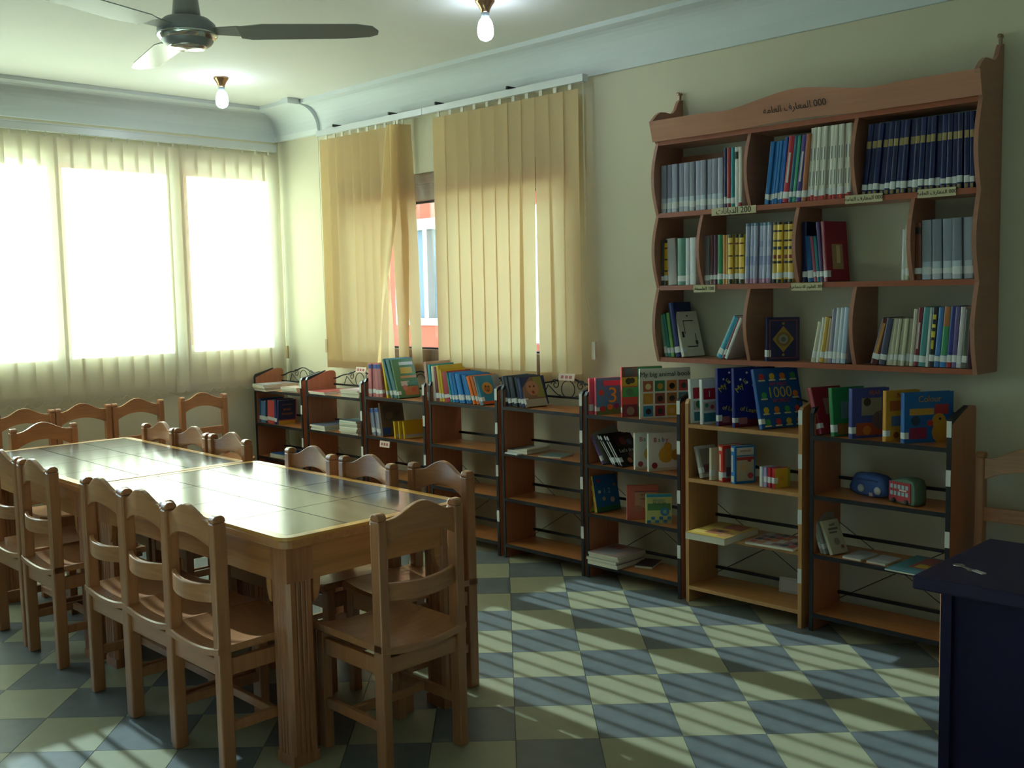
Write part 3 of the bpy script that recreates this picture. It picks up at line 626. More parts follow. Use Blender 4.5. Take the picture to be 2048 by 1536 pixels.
# label, colour, x, y, z, thickness, height, depth, turn, lean, group, cover, spine bands, library label
BOOKS = [
  ('first from the left of the eleven grey reference volumes in the top left bay', '9a9cb0', 3.886, -0.133, 1.9887, 0.0354, 0.243, 0.172, 0.0, 0.5, 'grey reference volumes in the top left bay', None, 'g', 1),
  ('second from the left of the eleven grey reference volumes in the top left bay', '9a9cb0', 3.922, -0.133, 1.9887, 0.035, 0.244, 0.172, 0.0, 0.5, 'grey reference volumes in the top left bay', None, 'g', 1),
  ('third from the left of the eleven grey reference volumes in the top left bay', '9a9cb0', 3.958, -0.133, 1.9887, 0.0347, 0.244, 0.172, 0.0, 0.4, 'grey reference volumes in the top left bay', None, 'g', 1),
  ('fourth from the left of the eleven grey reference volumes in the top left bay', '9a9cb0', 3.994, -0.133, 1.9886, 0.0344, 0.245, 0.172, 0.0, 0.4, 'grey reference volumes in the top left bay', None, 'g', 1),
  ('fifth from the left of the eleven grey reference volumes in the top left bay', '9a9cb0', 4.03, -0.133, 1.9886, 0.034, 0.245, 0.172, 0.0, 0.4, 'grey reference volumes in the top left bay', None, 'g', 1),
  ('sixth from the left of the eleven grey reference volumes in the top left bay', '9a9cb0', 4.065, -0.133, 1.9886, 0.0337, 0.245, 0.172, 0.0, 0.3, 'grey reference volumes in the top left bay', None, 'g', 1),
  ('seventh from the left of the eleven grey reference volumes in the top left bay', '9a9cb0', 4.1, -0.133, 1.9886, 0.0334, 0.246, 0.172, 0.0, 0.3, 'grey reference volumes in the top left bay', None, 'g', 1),
  ('eighth from the left of the eleven grey reference volumes in the top left bay', '9a9cb0', 4.134, -0.133, 1.9885, 0.0331, 0.246, 0.172, 0.0, 0.3, 'grey reference volumes in the top left bay', None, 'g', 1),
  ('ninth from the left of the eleven grey reference volumes in the top left bay', '9a9cb0', 4.168, -0.133, 1.9885, 0.0328, 0.247, 0.172, 0.0, 0.2, 'grey reference volumes in the top left bay', None, 'g', 1),
  ('tenth from the left of the eleven grey reference volumes in the top left bay', '9a9cb0', 4.202, -0.133, 1.9885, 0.0325, 0.247, 0.172, 0.0, 0.2, 'grey reference volumes in the top left bay', None, 'g', 1),
  ('eleventh from the left of the eleven grey reference volumes in the top left bay', '9a9cb0', 4.235, -0.133, 1.9885, 0.0322, 0.248, 0.172, 0.0, 0.2, 'grey reference volumes in the top left bay', None, 'g', 1),
  ('slim navy book beside the grey set in the top left bay on the wall bookshelf', '23305e', 4.272, -0.133, 1.9884, 0.0145, 0.293, 0.172, 0.0, 0.1, None, None, '', 1),
  ('slim red book beside a navy one in the top left bay on the wall bookshelf', '9a3038', 4.288, -0.133, 1.9886, 0.0231, 0.291, 0.172, 0.0, 0.4, None, None, '', 1),
  ('teal book between red and white spines in the top left bay on the wall bookshelf', '1f7f86', 4.312, -0.133, 1.9885, 0.0218, 0.29, 0.172, 0.0, 0.2, None, None, '', 1),
  ('white book with dark top band beside the teal one, wall bookshelf top left bay', 'd8d8d2', 4.335, -0.133, 1.9885, 0.0206, 0.29, 0.172, 0.0, 0.2, None, None, 'k', 1),
  ('white book with red foot against the divider, top left bay of the wall bookshelf', 'd4d2c8', 4.356, -0.133, 1.9884, 0.019, 0.289, 0.172, 0.0, 0.1, None, None, 'r', 1),
  ('first from the left of the six sky blue books in the top middle bay', '2a78c0', 4.497, -0.133, 1.99, 0.0134, 0.295, 0.172, 0.0, 6.7, 'sky blue books in the top middle bay', None, '', 1),
  ('second from the left of the six sky blue books in the top middle bay', '2a78c0', 4.511, -0.133, 1.9899, 0.0133, 0.294, 0.172, 0.0, 6.7, 'sky blue books in the top middle bay', None, '', 1),
  ('third from the left of the six sky blue books in the top middle bay', '2a78c0', 4.525, -0.133, 1.9899, 0.0133, 0.293, 0.172, 0.0, 6.6, 'sky blue books in the top middle bay', None, '', 1),
  ('fourth from the left of the six sky blue books in the top middle bay', '2a78c0', 4.539, -0.133, 1.9899, 0.0132, 0.293, 0.172, 0.0, 6.5, 'sky blue books in the top middle bay', None, '', 1),
  ('fifth from the left of the six sky blue books in the top middle bay', '2a78c0', 4.553, -0.133, 1.9899, 0.0132, 0.292, 0.172, 0.0, 6.5, 'sky blue books in the top middle bay', None, '', 1),
  ('sixth from the left of the six sky blue books in the top middle bay', '2a78c0', 4.566, -0.133, 1.9899, 0.0131, 0.292, 0.172, 0.0, 6.4, 'sky blue books in the top middle bay', None, '', 1),
  ('bright blue book at the right end of the leaning blue set, top middle bay', '2060b8', 4.581, -0.133, 1.9899, 0.0141, 0.306, 0.172, 0.0, 6.0, None, None, '', 1),
  ('red book with white lettering in the top middle bay on the wall bookshelf', 'b02838', 4.596, -0.133, 1.992, 0.0302, 0.309, 0.172, 0.0, 6.8, None, None, 'w', 1),
  ('teal blue book right of the red one, top middle bay of the wall bookshelf', '1c6078', 4.628, -0.133, 1.9906, 0.0197, 0.307, 0.172, 0.0, 6.3, None, None, '', 1),
  ('green book beside the purple one in the top middle bay on the wall bookshelf', '3f9a78', 4.648, -0.133, 1.99, 0.016, 0.307, 0.172, 0.0, 5.9, None, None, '', 1),
  ('purple book beside the green one in the top middle bay on the wall bookshelf', '4a3a86', 4.666, -0.133, 1.9913, 0.026, 0.306, 0.172, 0.0, 6.5, None, None, 'w', 1),
  ('orange brown book left of the white set, top middle bay', 'a8643c', 4.695, -0.133, 1.9906, 0.025, 0.307, 0.172, 0.0, 5.0, None, None, '', 1),
  ('first from the left of the twelve white red footed books in the top middle bay', 'd9d6c8', 4.722, -0.133, 1.9896, 0.0182, 0.331, 0.172, 0.0, 3.7, 'white red footed books in the top middle bay', None, 'wr', 1),
  ('second from the left of the twelve white red footed books in the top middle bay', 'd9d6c8', 4.741, -0.133, 1.9895, 0.0181, 0.331, 0.172, 0.0, 3.4, 'white red footed books in the top middle bay', None, 'wr', 1),
  ('third from the left of the twelve white red footed books in the top middle bay', 'd9d6c8', 4.76, -0.133, 1.9894, 0.018, 0.331, 0.172, 0.0, 3.2, 'white red footed books in the top middle bay', None, 'wr', 1),
  ('fourth from the left of the twelve white red footed books in the top middle bay', 'd9d6c8', 4.778, -0.133, 1.9893, 0.0179, 0.331, 0.172, 0.0, 2.9, 'white red footed books in the top middle bay', None, 'wr', 1),
  ('fifth from the left of the twelve white red footed books in the top middle bay', 'd9d6c8', 4.797, -0.133, 1.9892, 0.0178, 0.331, 0.172, 0.0, 2.6, 'white red footed books in the top middle bay', None, 'wr', 1),
  ('sixth from the left of the twelve white red footed books in the top middle bay', 'd9d6c8', 4.815, -0.133, 1.9891, 0.0177, 0.331, 0.172, 0.0, 2.4, 'white red footed books in the top middle bay', None, 'wr', 1),
  ('seventh from the left of the twelve white red footed books in the top middle bay', 'd9d6c8', 4.833, -0.133, 1.9891, 0.0176, 0.331, 0.172, 0.0, 2.1, 'white red footed books in the top middle bay', None, 'wr', 1),
  ('eighth from the left of the twelve white red footed books in the top middle bay', 'd9d6c8', 4.851, -0.133, 1.989, 0.0175, 0.331, 0.172, 0.0, 1.9, 'white red footed books in the top middle bay', None, 'wr', 1),
  ('ninth from the left of the twelve white red footed books in the top middle bay', 'd9d6c8', 4.87, -0.133, 1.9889, 0.0174, 0.331, 0.172, 0.0, 1.6, 'white red footed books in the top middle bay', None, 'wr', 1),
  ('tenth from the left of the twelve white red footed books in the top middle bay', 'd9d6c8', 4.887, -0.133, 1.9888, 0.0173, 0.331, 0.172, 0.0, 1.4, 'white red footed books in the top middle bay', None, 'wr', 1),
  ('eleventh from the left of the twelve white red footed books in the top middle bay', 'd9d6c8', 4.905, -0.133, 1.9887, 0.0173, 0.331, 0.172, 0.0, 1.1, 'white red footed books in the top middle bay', None, 'wr', 1),
  ('twelfth from the left of the twelve white red footed books in the top middle bay', 'd9d6c8', 4.923, -0.133, 1.9887, 0.0172, 0.331, 0.172, 0.0, 0.9, 'white red footed books in the top middle bay', None, 'wr', 1),
  ('first from the left of the eighteen leaning navy encyclopedia volumes in the top right bay', '161c50', 4.991, -0.133, 1.9912, 0.0256, 0.312, 0.172, 0.0, 6.3, 'leaning navy encyclopedia volumes in the top right bay', None, 'n', 1),
  ('second from the left of the eighteen leaning navy encyclopedia volumes in the top right bay', '161c50', 5.017, -0.133, 1.991, 0.0254, 0.312, 0.172, 0.0, 5.9, 'leaning navy encyclopedia volumes in the top right bay', None, 'n', 1),
  ('third from the left of the eighteen leaning navy encyclopedia volumes in the top right bay', '161c50', 5.044, -0.133, 1.9908, 0.0252, 0.312, 0.172, 0.0, 5.5, 'leaning navy encyclopedia volumes in the top right bay', None, 'n', 1),
  ('fourth from the left of the eighteen leaning navy encyclopedia volumes in the top right bay', '161c50', 5.07, -0.133, 1.9906, 0.025, 0.312, 0.172, 0.0, 5.1, 'leaning navy encyclopedia volumes in the top right bay', None, 'n', 1),
  ('fifth from the left of the eighteen leaning navy encyclopedia volumes in the top right bay', '161c50', 5.096, -0.133, 1.9905, 0.0249, 0.311, 0.172, 0.0, 4.7, 'leaning navy encyclopedia volumes in the top right bay', None, 'n', 1),
  ('sixth from the left of the eighteen leaning navy encyclopedia volumes in the top right bay', '161c50', 5.122, -0.133, 1.9903, 0.0247, 0.311, 0.172, 0.0, 4.4, 'leaning navy encyclopedia volumes in the top right bay', None, 'n', 1),
  ('seventh from the left of the eighteen leaning navy encyclopedia volumes in the top right bay', '161c50', 5.147, -0.133, 1.9901, 0.0245, 0.311, 0.172, 0.0, 4.0, 'leaning navy encyclopedia volumes in the top right bay', None, 'n', 1),
  ('eighth from the left of the eighteen leaning navy encyclopedia volumes in the top right bay', '161c50', 5.172, -0.133, 1.9899, 0.0243, 0.311, 0.172, 0.0, 3.7, 'leaning navy encyclopedia volumes in the top right bay', None, 'n', 1),
  ('ninth from the left of the eighteen leaning navy encyclopedia volumes in the top right bay', '161c50', 5.198, -0.133, 1.9898, 0.0241, 0.311, 0.172, 0.0, 3.3, 'leaning navy encyclopedia volumes in the top right bay', None, 'n', 1),
  ('tenth from the left of the eighteen leaning navy encyclopedia volumes in the top right bay', '161c50', 5.222, -0.133, 1.9896, 0.0239, 0.311, 0.172, 0.0, 3.0, 'leaning navy encyclopedia volumes in the top right bay', None, 'n', 1),
  ('eleventh from the left of the eighteen leaning navy encyclopedia volumes in the top right bay', '161c50', 5.247, -0.133, 1.9895, 0.0238, 0.311, 0.172, 0.0, 2.6, 'leaning navy encyclopedia volumes in the top right bay', None, 'n', 1),
  ('twelfth from the left of the eighteen leaning navy encyclopedia volumes in the top right bay', '161c50', 5.272, -0.133, 1.9893, 0.0236, 0.311, 0.172, 0.0, 2.3, 'leaning navy encyclopedia volumes in the top right bay', None, 'n', 1),
  ('thirteenth from the left of the eighteen leaning navy encyclopedia volumes in the top right bay', '161c50', 5.296, -0.133, 1.9892, 0.0234, 0.311, 0.172, 0.0, 1.9, 'leaning navy encyclopedia volumes in the top right bay', None, 'n', 1),
  ('fourteenth from the left of the eighteen leaning navy encyclopedia volumes in the top right bay', '161c50', 5.32, -0.133, 1.9891, 0.0232, 0.311, 0.172, 0.0, 1.6, 'leaning navy encyclopedia volumes in the top right bay', None, 'n', 1),
  ('fifteenth from the left of the eighteen leaning navy encyclopedia volumes in the top right bay', '161c50', 5.344, -0.133, 1.9889, 0.023, 0.311, 0.172, 0.0, 1.3, 'leaning navy encyclopedia volumes in the top right bay', None, 'n', 1),
  ('sixteenth from the left of the eighteen leaning navy encyclopedia volumes in the top right bay', '161c50', 5.368, -0.133, 1.9888, 0.0229, 0.311, 0.172, 0.0, 1.0, 'leaning navy encyclopedia volumes in the top right bay', None, 'n', 1),
  ('seventeenth from the left of the eighteen leaning navy encyclopedia volumes in the top right bay', '161c50', 5.391, -0.133, 1.9887, 0.0227, 0.311, 0.172, 0.0, 0.7, 'leaning navy encyclopedia volumes in the top right bay', None, 'n', 1),
  ('eighteenth from the left of the eighteen leaning navy encyclopedia volumes in the top right bay', '161c50', 5.415, -0.133, 1.9885, 0.0225, 0.311, 0.172, 0.0, 0.3, 'leaning navy encyclopedia volumes in the top right bay', None, 'n', 1),
  ('upright navy encyclopedia volume, last but one in the top right bay', '161c50', 5.444, -0.133, 1.9884, 0.0224, 0.312, 0.172, 0.0, -0.7, None, None, 'n', 1),
  ('upright navy encyclopedia volume against the right side panel in the top right bay', '161c50', 5.468, -0.133, 1.9884, 0.0172, 0.311, 0.172, 0.0, -0.9, None, None, 'n', 1),
  ('thin dark grey book at the left end of the middle tier on the wall bookshelf', '4c4a48', 3.883, -0.133, 1.6129, 0.0169, 0.234, 0.172, 0.0, 0.5, None, None, '', 1),
  ('thin black and yellow book second from the left on the middle tier', 'd2a626', 3.901, -0.133, 1.6131, 0.0258, 0.236, 0.172, 0.0, 1.0, None, None, 'y', 1),
  ('thick pale grey book in the far left bay of the middle tier', 'b0a8a0', 3.93, -0.133, 1.6127, 0.0559, 0.241, 0.172, 0.0, -3.4, None, None, '', 0),
  ('green and brown book next to the thick grey one, middle tier of the wall bookshelf', '5f8f7c', 3.989, -0.133, 1.6127, 0.0488, 0.24, 0.172, 0.0, 0.0, None, None, '', 1),
  ('white book left of the slim divider, middle tier far left bay', 'c6ccd4', 4.039, -0.133, 1.6129, 0.0265, 0.238, 0.172, 0.0, 0.4, None, None, '', 1),
  ('second white book pressed to the slim divider, middle tier far left bay', 'd2d6da', 4.067, -0.133, 1.6129, 0.0355, 0.24, 0.172, 0.0, 0.3, None, None, '', 1),
  ('grey book at the left end of the second bay, middle tier of the wall bookshelf', '7a7880', 4.154, -0.133, 1.6128, 0.0311, 0.244, 0.172, 0.0, 0.2, None, None, '', 1),
  ('brown book second in the second bay, middle tier of the wall bookshelf', '6e4038', 4.187, -0.133, 1.6128, 0.0213, 0.245, 0.172, 0.0, 0.2, None, None, '', 1),
  ('maroon book left of the green one, middle tier second bay', '64304c', 4.209, -0.133, 1.6128, 0.0226, 0.245, 0.172, 0.0, 0.2, None, None, '', 1),
  ('bright green book in the second bay, middle tier of the wall bookshelf', '2f8a50', 4.233, -0.133, 1.6128, 0.0289, 0.245, 0.172, 0.0, 0.2, None, None, '', 1),
  ('orange book in the second bay, middle tier of the wall bookshelf', 'c8823a', 4.264, -0.133, 1.6127, 0.017, 0.243, 0.172, 0.0, 0.1, None, None, '', 1),
  ('amber book left of the patterned yellow books, middle tier', 'c09030', 4.282, -0.133, 1.6127, 0.014, 0.242, 0.172, 0.0, 0.1, None, None, '', 1),
  ('first from the left of the three short yellow black banded books in the second bay', 'd8b040', 4.297, -0.133, 1.6127, 0.03, 0.244, 0.172, 0.0, 0.1, 'short yellow black banded books in the second bay', None, 'y', 1),
  ('second from the left of the three short yellow black banded books in the second bay', 'd8b040', 4.328, -0.133, 1.6127, 0.0298, 0.243, 0.172, 0.0, 0.1, 'short yellow black banded books in the second bay', None, 'y', 1),
  ('third from the left of the three short yellow black banded books in the second bay', 'd8b040', 4.359, -0.133, 1.6127, 0.0295, 0.242, 0.172, 0.0, 0.0, 'short yellow black banded books in the second bay', None, 'y', 1),
  ('first from the left of the six tall pale lavender volumes in the second bay', 'a8acc8', 4.391, -0.133, 1.6133, 0.0238, 0.292, 0.172, 0.0, 1.4, 'tall pale lavender volumes in the second bay', None, 'p', 0),
  ('second from the left of the six tall pale lavender volumes in the second bay', 'a8acc8', 4.415, -0.133, 1.6133, 0.0236, 0.292, 0.172, 0.0, 1.4, 'tall pale lavender volumes in the second bay', None, 'p', 0),
  ('third from the left of the six tall pale lavender volumes in the second bay', 'a8acc8', 4.439, -0.133, 1.6133, 0.0235, 0.291, 0.172, 0.0, 1.4, 'tall pale lavender volumes in the second bay', None, 'p', 0),
  ('fourth from the left of the six tall pale lavender volumes in the second bay', 'a8acc8', 4.464, -0.133, 1.6133, 0.0233, 0.291, 0.172, 0.0, 1.4, 'tall pale lavender volumes in the second bay', None, 'p', 0),
  ('fifth from the left of the six tall pale lavender volumes in the second bay', 'a8acc8', 4.488, -0.133, 1.6133, 0.0231, 0.29, 0.172, 0.0, 1.4, 'tall pale lavender volumes in the second bay', None, 'p', 0),
  ('sixth from the left of the six tall pale lavender volumes in the second bay', 'a8acc8', 4.511, -0.133, 1.6133, 0.023, 0.29, 0.172, 0.0, 1.4, 'tall pale lavender volumes in the second bay', None, 'p', 0),
  ('first from the left of the four tall yellow black banded books in the second bay', 'd8b244', 4.539, -0.133, 1.6134, 0.0289, 0.288, 0.172, 0.0, 1.5, 'tall yellow black banded books in the second bay', None, 'Y', 1),
  ('second from the left of the four tall yellow black banded books in the second bay', 'd8b244', 4.569, -0.133, 1.6131, 0.0287, 0.287, 0.172, 0.0, 0.9, 'tall yellow black banded books in the second bay', None, 'Y', 1),
  ('third from the left of the four tall yellow black banded books in the second bay', 'd8b244', 4.599, -0.133, 1.6129, 0.0284, 0.287, 0.172, 0.0, 0.3, 'tall yellow black banded books in the second bay', None, 'Y', 1),
  ('fourth from the left of the four tall yellow black banded books in the second bay', 'd8b244', 4.628, -0.133, 1.6127, 0.0282, 0.287, 0.172, 0.0, -0.2, 'tall yellow black banded books in the second bay', None, 'Y', 1),
  ('dark navy tall book at the left of the third bay, middle tier', '141a48', 4.704, -0.133, 1.6127, 0.0233, 0.281, 0.172, 0.0, -0.5, None, None, '', 1),
  ('medium blue book leaning on the navy one, third bay of the middle tier', '205c98', 4.733, -0.133, 1.6127, 0.0307, 0.214, 0.172, 0.0, -5.9, None, None, '', 1),
  ('pink book leaning beside the blue one, third bay of the middle tier', 'b05868', 4.765, -0.133, 1.6127, 0.0153, 0.213, 0.172, 0.0, -7.0, None, None, '', 1),
  ('teal book leaning beside the pink one, third bay of the middle tier', '2a7a86', 4.781, -0.133, 1.6127, 0.0152, 0.213, 0.172, 0.0, -6.6, None, None, '', 1),
  ('purple tall book leaning left of the maroon cover, third bay of the middle tier', '5c4478', 4.797, -0.133, 1.6127, 0.0166, 0.276, 0.172, 0.0, -5.4, None, None, '', 1),
  ('maroon book with pictured front cover leaning in the third bay, middle tier', '8a1c30', 4.815, -0.133, 1.6127, 0.025, 0.277, 0.141, -15.0, -5.3, None, 'maroon', '', 1),
  ('thin white booklet left of the fourth divider, middle tier', 'c8ccc8', 5.182, -0.133, 1.613, 0.017, 0.219, 0.172, 0.0, 0.9, None, None, '', 1),
  ('thin pale yellow booklet touching the fourth divider, middle tier', 'b8b89a', 5.2, -0.133, 1.6127, 0.0156, 0.238, 0.172, 0.0, -0.3, None, None, '', 1),
  ('brown and black book at the left of the fourth bay, middle tier', '74402c', 5.24, -0.133, 1.6127, 0.0307, 0.244, 0.172, 0.0, -0.9, None, None, 'k', 1),
  ('first from the left of the five large grey bound volumes in the fourth bay', '8c94a0', 5.273, -0.133, 1.6127, 0.0433, 0.253, 0.172, 0.0, -0.9, 'large grey bound volumes in the fourth bay', None, 'g', 1),
  ('second from the left of the five large grey bound volumes in the fourth bay', '8c94a0', 5.318, -0.133, 1.6127, 0.0427, 0.254, 0.172, 0.0, -1.1, 'large grey bound volumes in the fourth bay', None, 'g', 1),
  ('third from the left of the five large grey bound volumes in the fourth bay', '8c94a0', 5.362, -0.133, 1.6127, 0.0421, 0.254, 0.172, 0.0, -1.2, 'large grey bound volumes in the fourth bay', None, 'g', 1),
  ('fourth from the left of the five large grey bound volumes in the fourth bay', '8c94a0', 5.405, -0.133, 1.6127, 0.0415, 0.255, 0.172, 0.0, -1.3, 'large grey bound volumes in the fourth bay', None, 'g', 1),
  ('fifth from the left of the five large grey bound volumes in the fourth bay', '8c94a0', 5.448, -0.133, 1.6127, 0.0409, 0.255, 0.172, 0.0, -1.5, 'large grey bound volumes in the fourth bay', None, 'g', 1),
  ('pale green book at the left end of the bottom tier, leaning', '6f9a86', 3.904, -0.133, 1.237, 0.0215, 0.221, 0.172, 0.0, -9.7, None, None, '', 1),
  ('teal slim book leaning second on the bottom tier', '3c8a80', 3.927, -0.133, 1.237, 0.0181, 0.227, 0.172, 0.0, -10.3, None, None, '', 1),
  ('lime green book leaning left of the navy one, bottom tier', '7ab060', 3.946, -0.133, 1.237, 0.0193, 0.233, 0.172, 0.0, -8.3, None, None, '', 1),
  ('tall navy book leaning behind the cream cover, bottom tier', '1c2c66', 3.975, -0.133, 1.237, 0.0319, 0.285, 0.15, 0.0, -9.9, None, None, '', 1),
  ('cream book with a framed black drawing on its cover, bottom tier', 'cfc6b4', 4.013, -0.133, 1.237, 0.022, 0.241, 0.137, -15.0, -17.3, None, 'cream', '', 1),
  ('turquoise book leaning right in the bottom left bay', '3a94b0', 4.225, -0.133, 1.2518, 0.0327, 0.229, 0.172, 0.0, 26.9, None, None, '', 1),
  ('maroon slim book leaning right in the bottom left bay', '8a3a40', 4.259, -0.133, 1.2426, 0.0136, 0.224, 0.172, 0.0, 24.4, None, None, '', 1),
  ('white slim book leaning right in the bottom left bay', 'd0d0cc', 4.274, -0.133, 1.2436, 0.0165, 0.223, 0.172, 0.0, 23.6, None, None, '', 1),
  ('ornate navy book with a gilt diamond medallion standing cover out', '1c1844', 4.505, -0.133, 1.237, 0.035, 0.21, 0.158, -45.0, 0.0, None, 'ornate', '', 1),
  ('cream booklet at the left of the leaning pale set, bottom middle bay', 'bdb8a2', 4.75, -0.133, 1.2412, 0.0221, 0.193, 0.172, 0.0, 11.1, None, None, '', 1),
  ('white book left of the yellow ones, bottom middle bay', 'd8d8d0', 4.775, -0.133, 1.2392, 0.0141, 0.213, 0.172, 0.0, 8.8, None, None, '', 1),
  ('ochre yellow book in the leaning set, bottom middle bay', 'c09a40', 4.79, -0.133, 1.2407, 0.0242, 0.213, 0.172, 0.0, 8.8, None, None, '', 1),
  ('tan book right of the ochre one, bottom middle bay', 'a88a60', 4.816, -0.133, 1.2391, 0.0154, 0.208, 0.172, 0.0, 7.9, None, None, '', 1),
  ('tall grey mauve book in the leaning set, bottom middle bay', '8c88a0', 4.832, -0.133, 1.2395, 0.0226, 0.25, 0.172, 0.0, 6.4, None, None, '', 1),
  ('tall white book beside the grey mauve one, bottom middle bay', 'b8c0cc', 4.856, -0.133, 1.2389, 0.0205, 0.255, 0.172, 0.0, 5.4, None, None, '', 1),
  ('tall pale blue white book second from the divider, bottom middle bay', 'bcc6d2', 4.877, -0.133, 1.2388, 0.0198, 0.256, 0.172, 0.0, 5.3, None, None, '', 1),
  ('tall ice blue book against the divider, bottom middle bay', 'a8bcd4', 4.898, -0.133, 1.2389, 0.0237, 0.258, 0.172, 0.0, 4.7, None, None, '', 1),
  ('black book with red and gold spine leaning at the left of the bottom right bay', '5a1c1c', 5.044, -0.133, 1.2453, 0.033, 0.21, 0.172, 0.0, 14.5, None, None, 'o', 1),
  ('dark grey book leaning second in the bottom right bay', '4c4e66', 5.082, -0.133, 1.2423, 0.0303, 0.21, 0.172, 0.0, 10.1, None, None, '', 1),
  ('first from the left of the six cream paperbacks in the bottom right bay', 'b8b29a', 5.114, -0.133, 1.2392, 0.0166, 0.209, 0.172, 0.0, 7.5, 'cream paperbacks in the bottom right bay', None, '', 1),
  ('second from the left of the six cream paperbacks in the bottom right bay', 'b8b29a', 5.132, -0.133, 1.2391, 0.0166, 0.208, 0.172, 0.0, 7.1, 'cream paperbacks in the bottom right bay', None, '', 1),
  ('third from the left of the six cream paperbacks in the bottom right bay', 'b8b29a', 5.149, -0.133, 1.2389, 0.0165, 0.208, 0.172, 0.0, 6.7, 'cream paperbacks in the bottom right bay', None, '', 1),
  ('fourth from the left of the six cream paperbacks in the bottom right bay', 'b8b29a', 5.166, -0.133, 1.2388, 0.0164, 0.208, 0.172, 0.0, 6.4, 'cream paperbacks in the bottom right bay', None, '', 1),
  ('fifth from the left of the six cream paperbacks in the bottom right bay', 'b8b29a', 5.183, -0.133, 1.2387, 0.0163, 0.208, 0.172, 0.0, 6.0, 'cream paperbacks in the bottom right bay', None, '', 1),
  ('sixth from the left of the six cream paperbacks in the bottom right bay', 'b8b29a', 5.2, -0.133, 1.2386, 0.0163, 0.208, 0.172, 0.0, 5.6, 'cream paperbacks in the bottom right bay', None, '', 1),
  ('tall cream book right of the short paperbacks, bottom right bay', 'c8bfa8', 5.221, -0.133, 1.2385, 0.0179, 0.25, 0.172, 0.0, 4.7, None, None, '', 1),
  ('dark red book with pale lettering, bottom right bay', '7a2830', 5.24, -0.133, 1.2388, 0.0213, 0.255, 0.172, 0.0, 4.9, None, None, 'w', 1),
  ('sea green book in the bottom right bay', '4a8a8c', 5.262, -0.133, 1.2396, 0.03, 0.257, 0.172, 0.0, 5.0, None, None, '', 1),
  ('white tall book left of the black and yellow one, bottom right bay', 'd0d4cc', 5.293, -0.133, 1.2378, 0.0122, 0.256, 0.172, 0.0, 3.7, None, None, '', 1),
  ('black book with yellow emblems, bottom right bay', '26242a', 5.306, -0.133, 1.2386, 0.023, 0.256, 0.172, 0.0, 3.9, None, None, 'm', 1),
  ('sky blue book in the bottom right bay', '4a7ab8', 5.33, -0.133, 1.2387, 0.0229, 0.257, 0.172, 0.0, 4.4, None, None, '', 1),
  ('book with orange top and green foot, bottom right bay', '3f8f60', 5.354, -0.133, 1.2392, 0.0282, 0.259, 0.172, 0.0, 4.5, None, None, 'O', 1),
  ('navy book with red foot, bottom right bay', '343a86', 5.383, -0.133, 1.2386, 0.0225, 0.261, 0.172, 0.0, 4.1, None, None, 'r', 1),
  ('purple book left of the white one, bottom right bay', '6a5a90', 5.406, -0.133, 1.2381, 0.0181, 0.26, 0.172, 0.0, 3.3, None, None, '', 1),
  ('white book third from the right panel, bottom right bay', 'c4c0c4', 5.425, -0.133, 1.2383, 0.0201, 0.258, 0.172, 0.0, 3.8, None, None, '', 1),
  ('black and white book near the right panel, bottom right bay', '56584c', 5.446, -0.133, 1.2384, 0.022, 0.248, 0.172, 0.0, 3.7, None, None, '', 1),
  ('dark maroon short book touching the right panel, bottom right bay', '40182c', 5.469, -0.133, 1.2376, 0.0186, 0.203, 0.172, 0.0, 1.8, None, None, '', 0),
  ('dark blue tall book at the left of the far bookcase, second shelf', '27477e', 0.052, -0.262, 0.6114, 0.03, 0.185, 0.2, 0.0, 2.3, None, None, '', 1),
  ('light blue book beside the dark blue one, far bookcase second shelf', '5a86b4', 0.075, -0.262, 0.6126, 0.062, 0.169, 0.2, 0.0, 3.3, None, None, '', 1),
  ('slim navy book left of the red one, far bookcase second shelf', '22305a', 0.141, -0.262, 0.6105, 0.0253, 0.177, 0.2, 0.0, 3.3, None, None, '', 1),
  ('thick red book on the second shelf of the far bookcase', 'd0504c', 0.17, -0.262, 0.6145, 0.0966, 0.179, 0.2, 0.0, 3.3, None, None, '', 1),
  ('navy book behind the dictionary, far bookcase second shelf', '26386e', 0.271, -0.262, 0.6096, 0.0319, 0.192, 0.15, 0.0, 1.2, None, None, '', 1),
  ('navy dictionary with orange lettering and a yellow foot on its cover, far bookcase', '22305e', 0.306, -0.262, 0.6125, 0.03, 0.189, 0.136, -12.0, 6.6, None, 'dict', '', 0),
  ('first from the left of the four pink story books on the third bookcase', 'c07880', 1.486, -0.262, 0.8989, 0.0396, 0.226, 0.2, 0.0, 1.7, 'pink story books on the third bookcase', None, 'b', 1),
  ('second from the left of the four pink story books on the third bookcase', 'c07880', 1.527, -0.262, 0.8977, 0.0393, 0.226, 0.2, 0.0, -0.5, 'pink story books on the third bookcase', None, 'b', 1),
  ('third from the left of the four pink story books on the third bookcase', 'c07880', 1.567, -0.262, 0.8977, 0.0389, 0.227, 0.2, 0.0, -2.6, 'pink story books on the third bookcase', None, 'b', 1),
  ('fourth from the left of the four pink story books on the third bookcase', 'c07880', 1.607, -0.262, 0.8977, 0.0385, 0.227, 0.2, 0.0, -4.7, 'pink story books on the third bookcase', None, 'b', 1),
  ('yellow slim book leaning on the third bookcase top', 'd6b838', 1.685, -0.262, 0.8977, 0.018, 0.259, 0.2, 0.0, -10.5, None, None, '', 1),
  ('first from the left of the three grey teal slim books on the third bookcase', '5c8a94', 1.739, -0.262, 0.8977, 0.0205, 0.274, 0.2, 0.0, -19.2, 'grey teal slim books on the third bookcase', None, '', 1),
  ('second from the left of the three grey teal slim books on the third bookcase', '5c8a94', 1.762, -0.262, 0.8977, 0.0204, 0.273, 0.2, 0.0, -19.0, 'grey teal slim books on the third bookcase', None, '', 1),
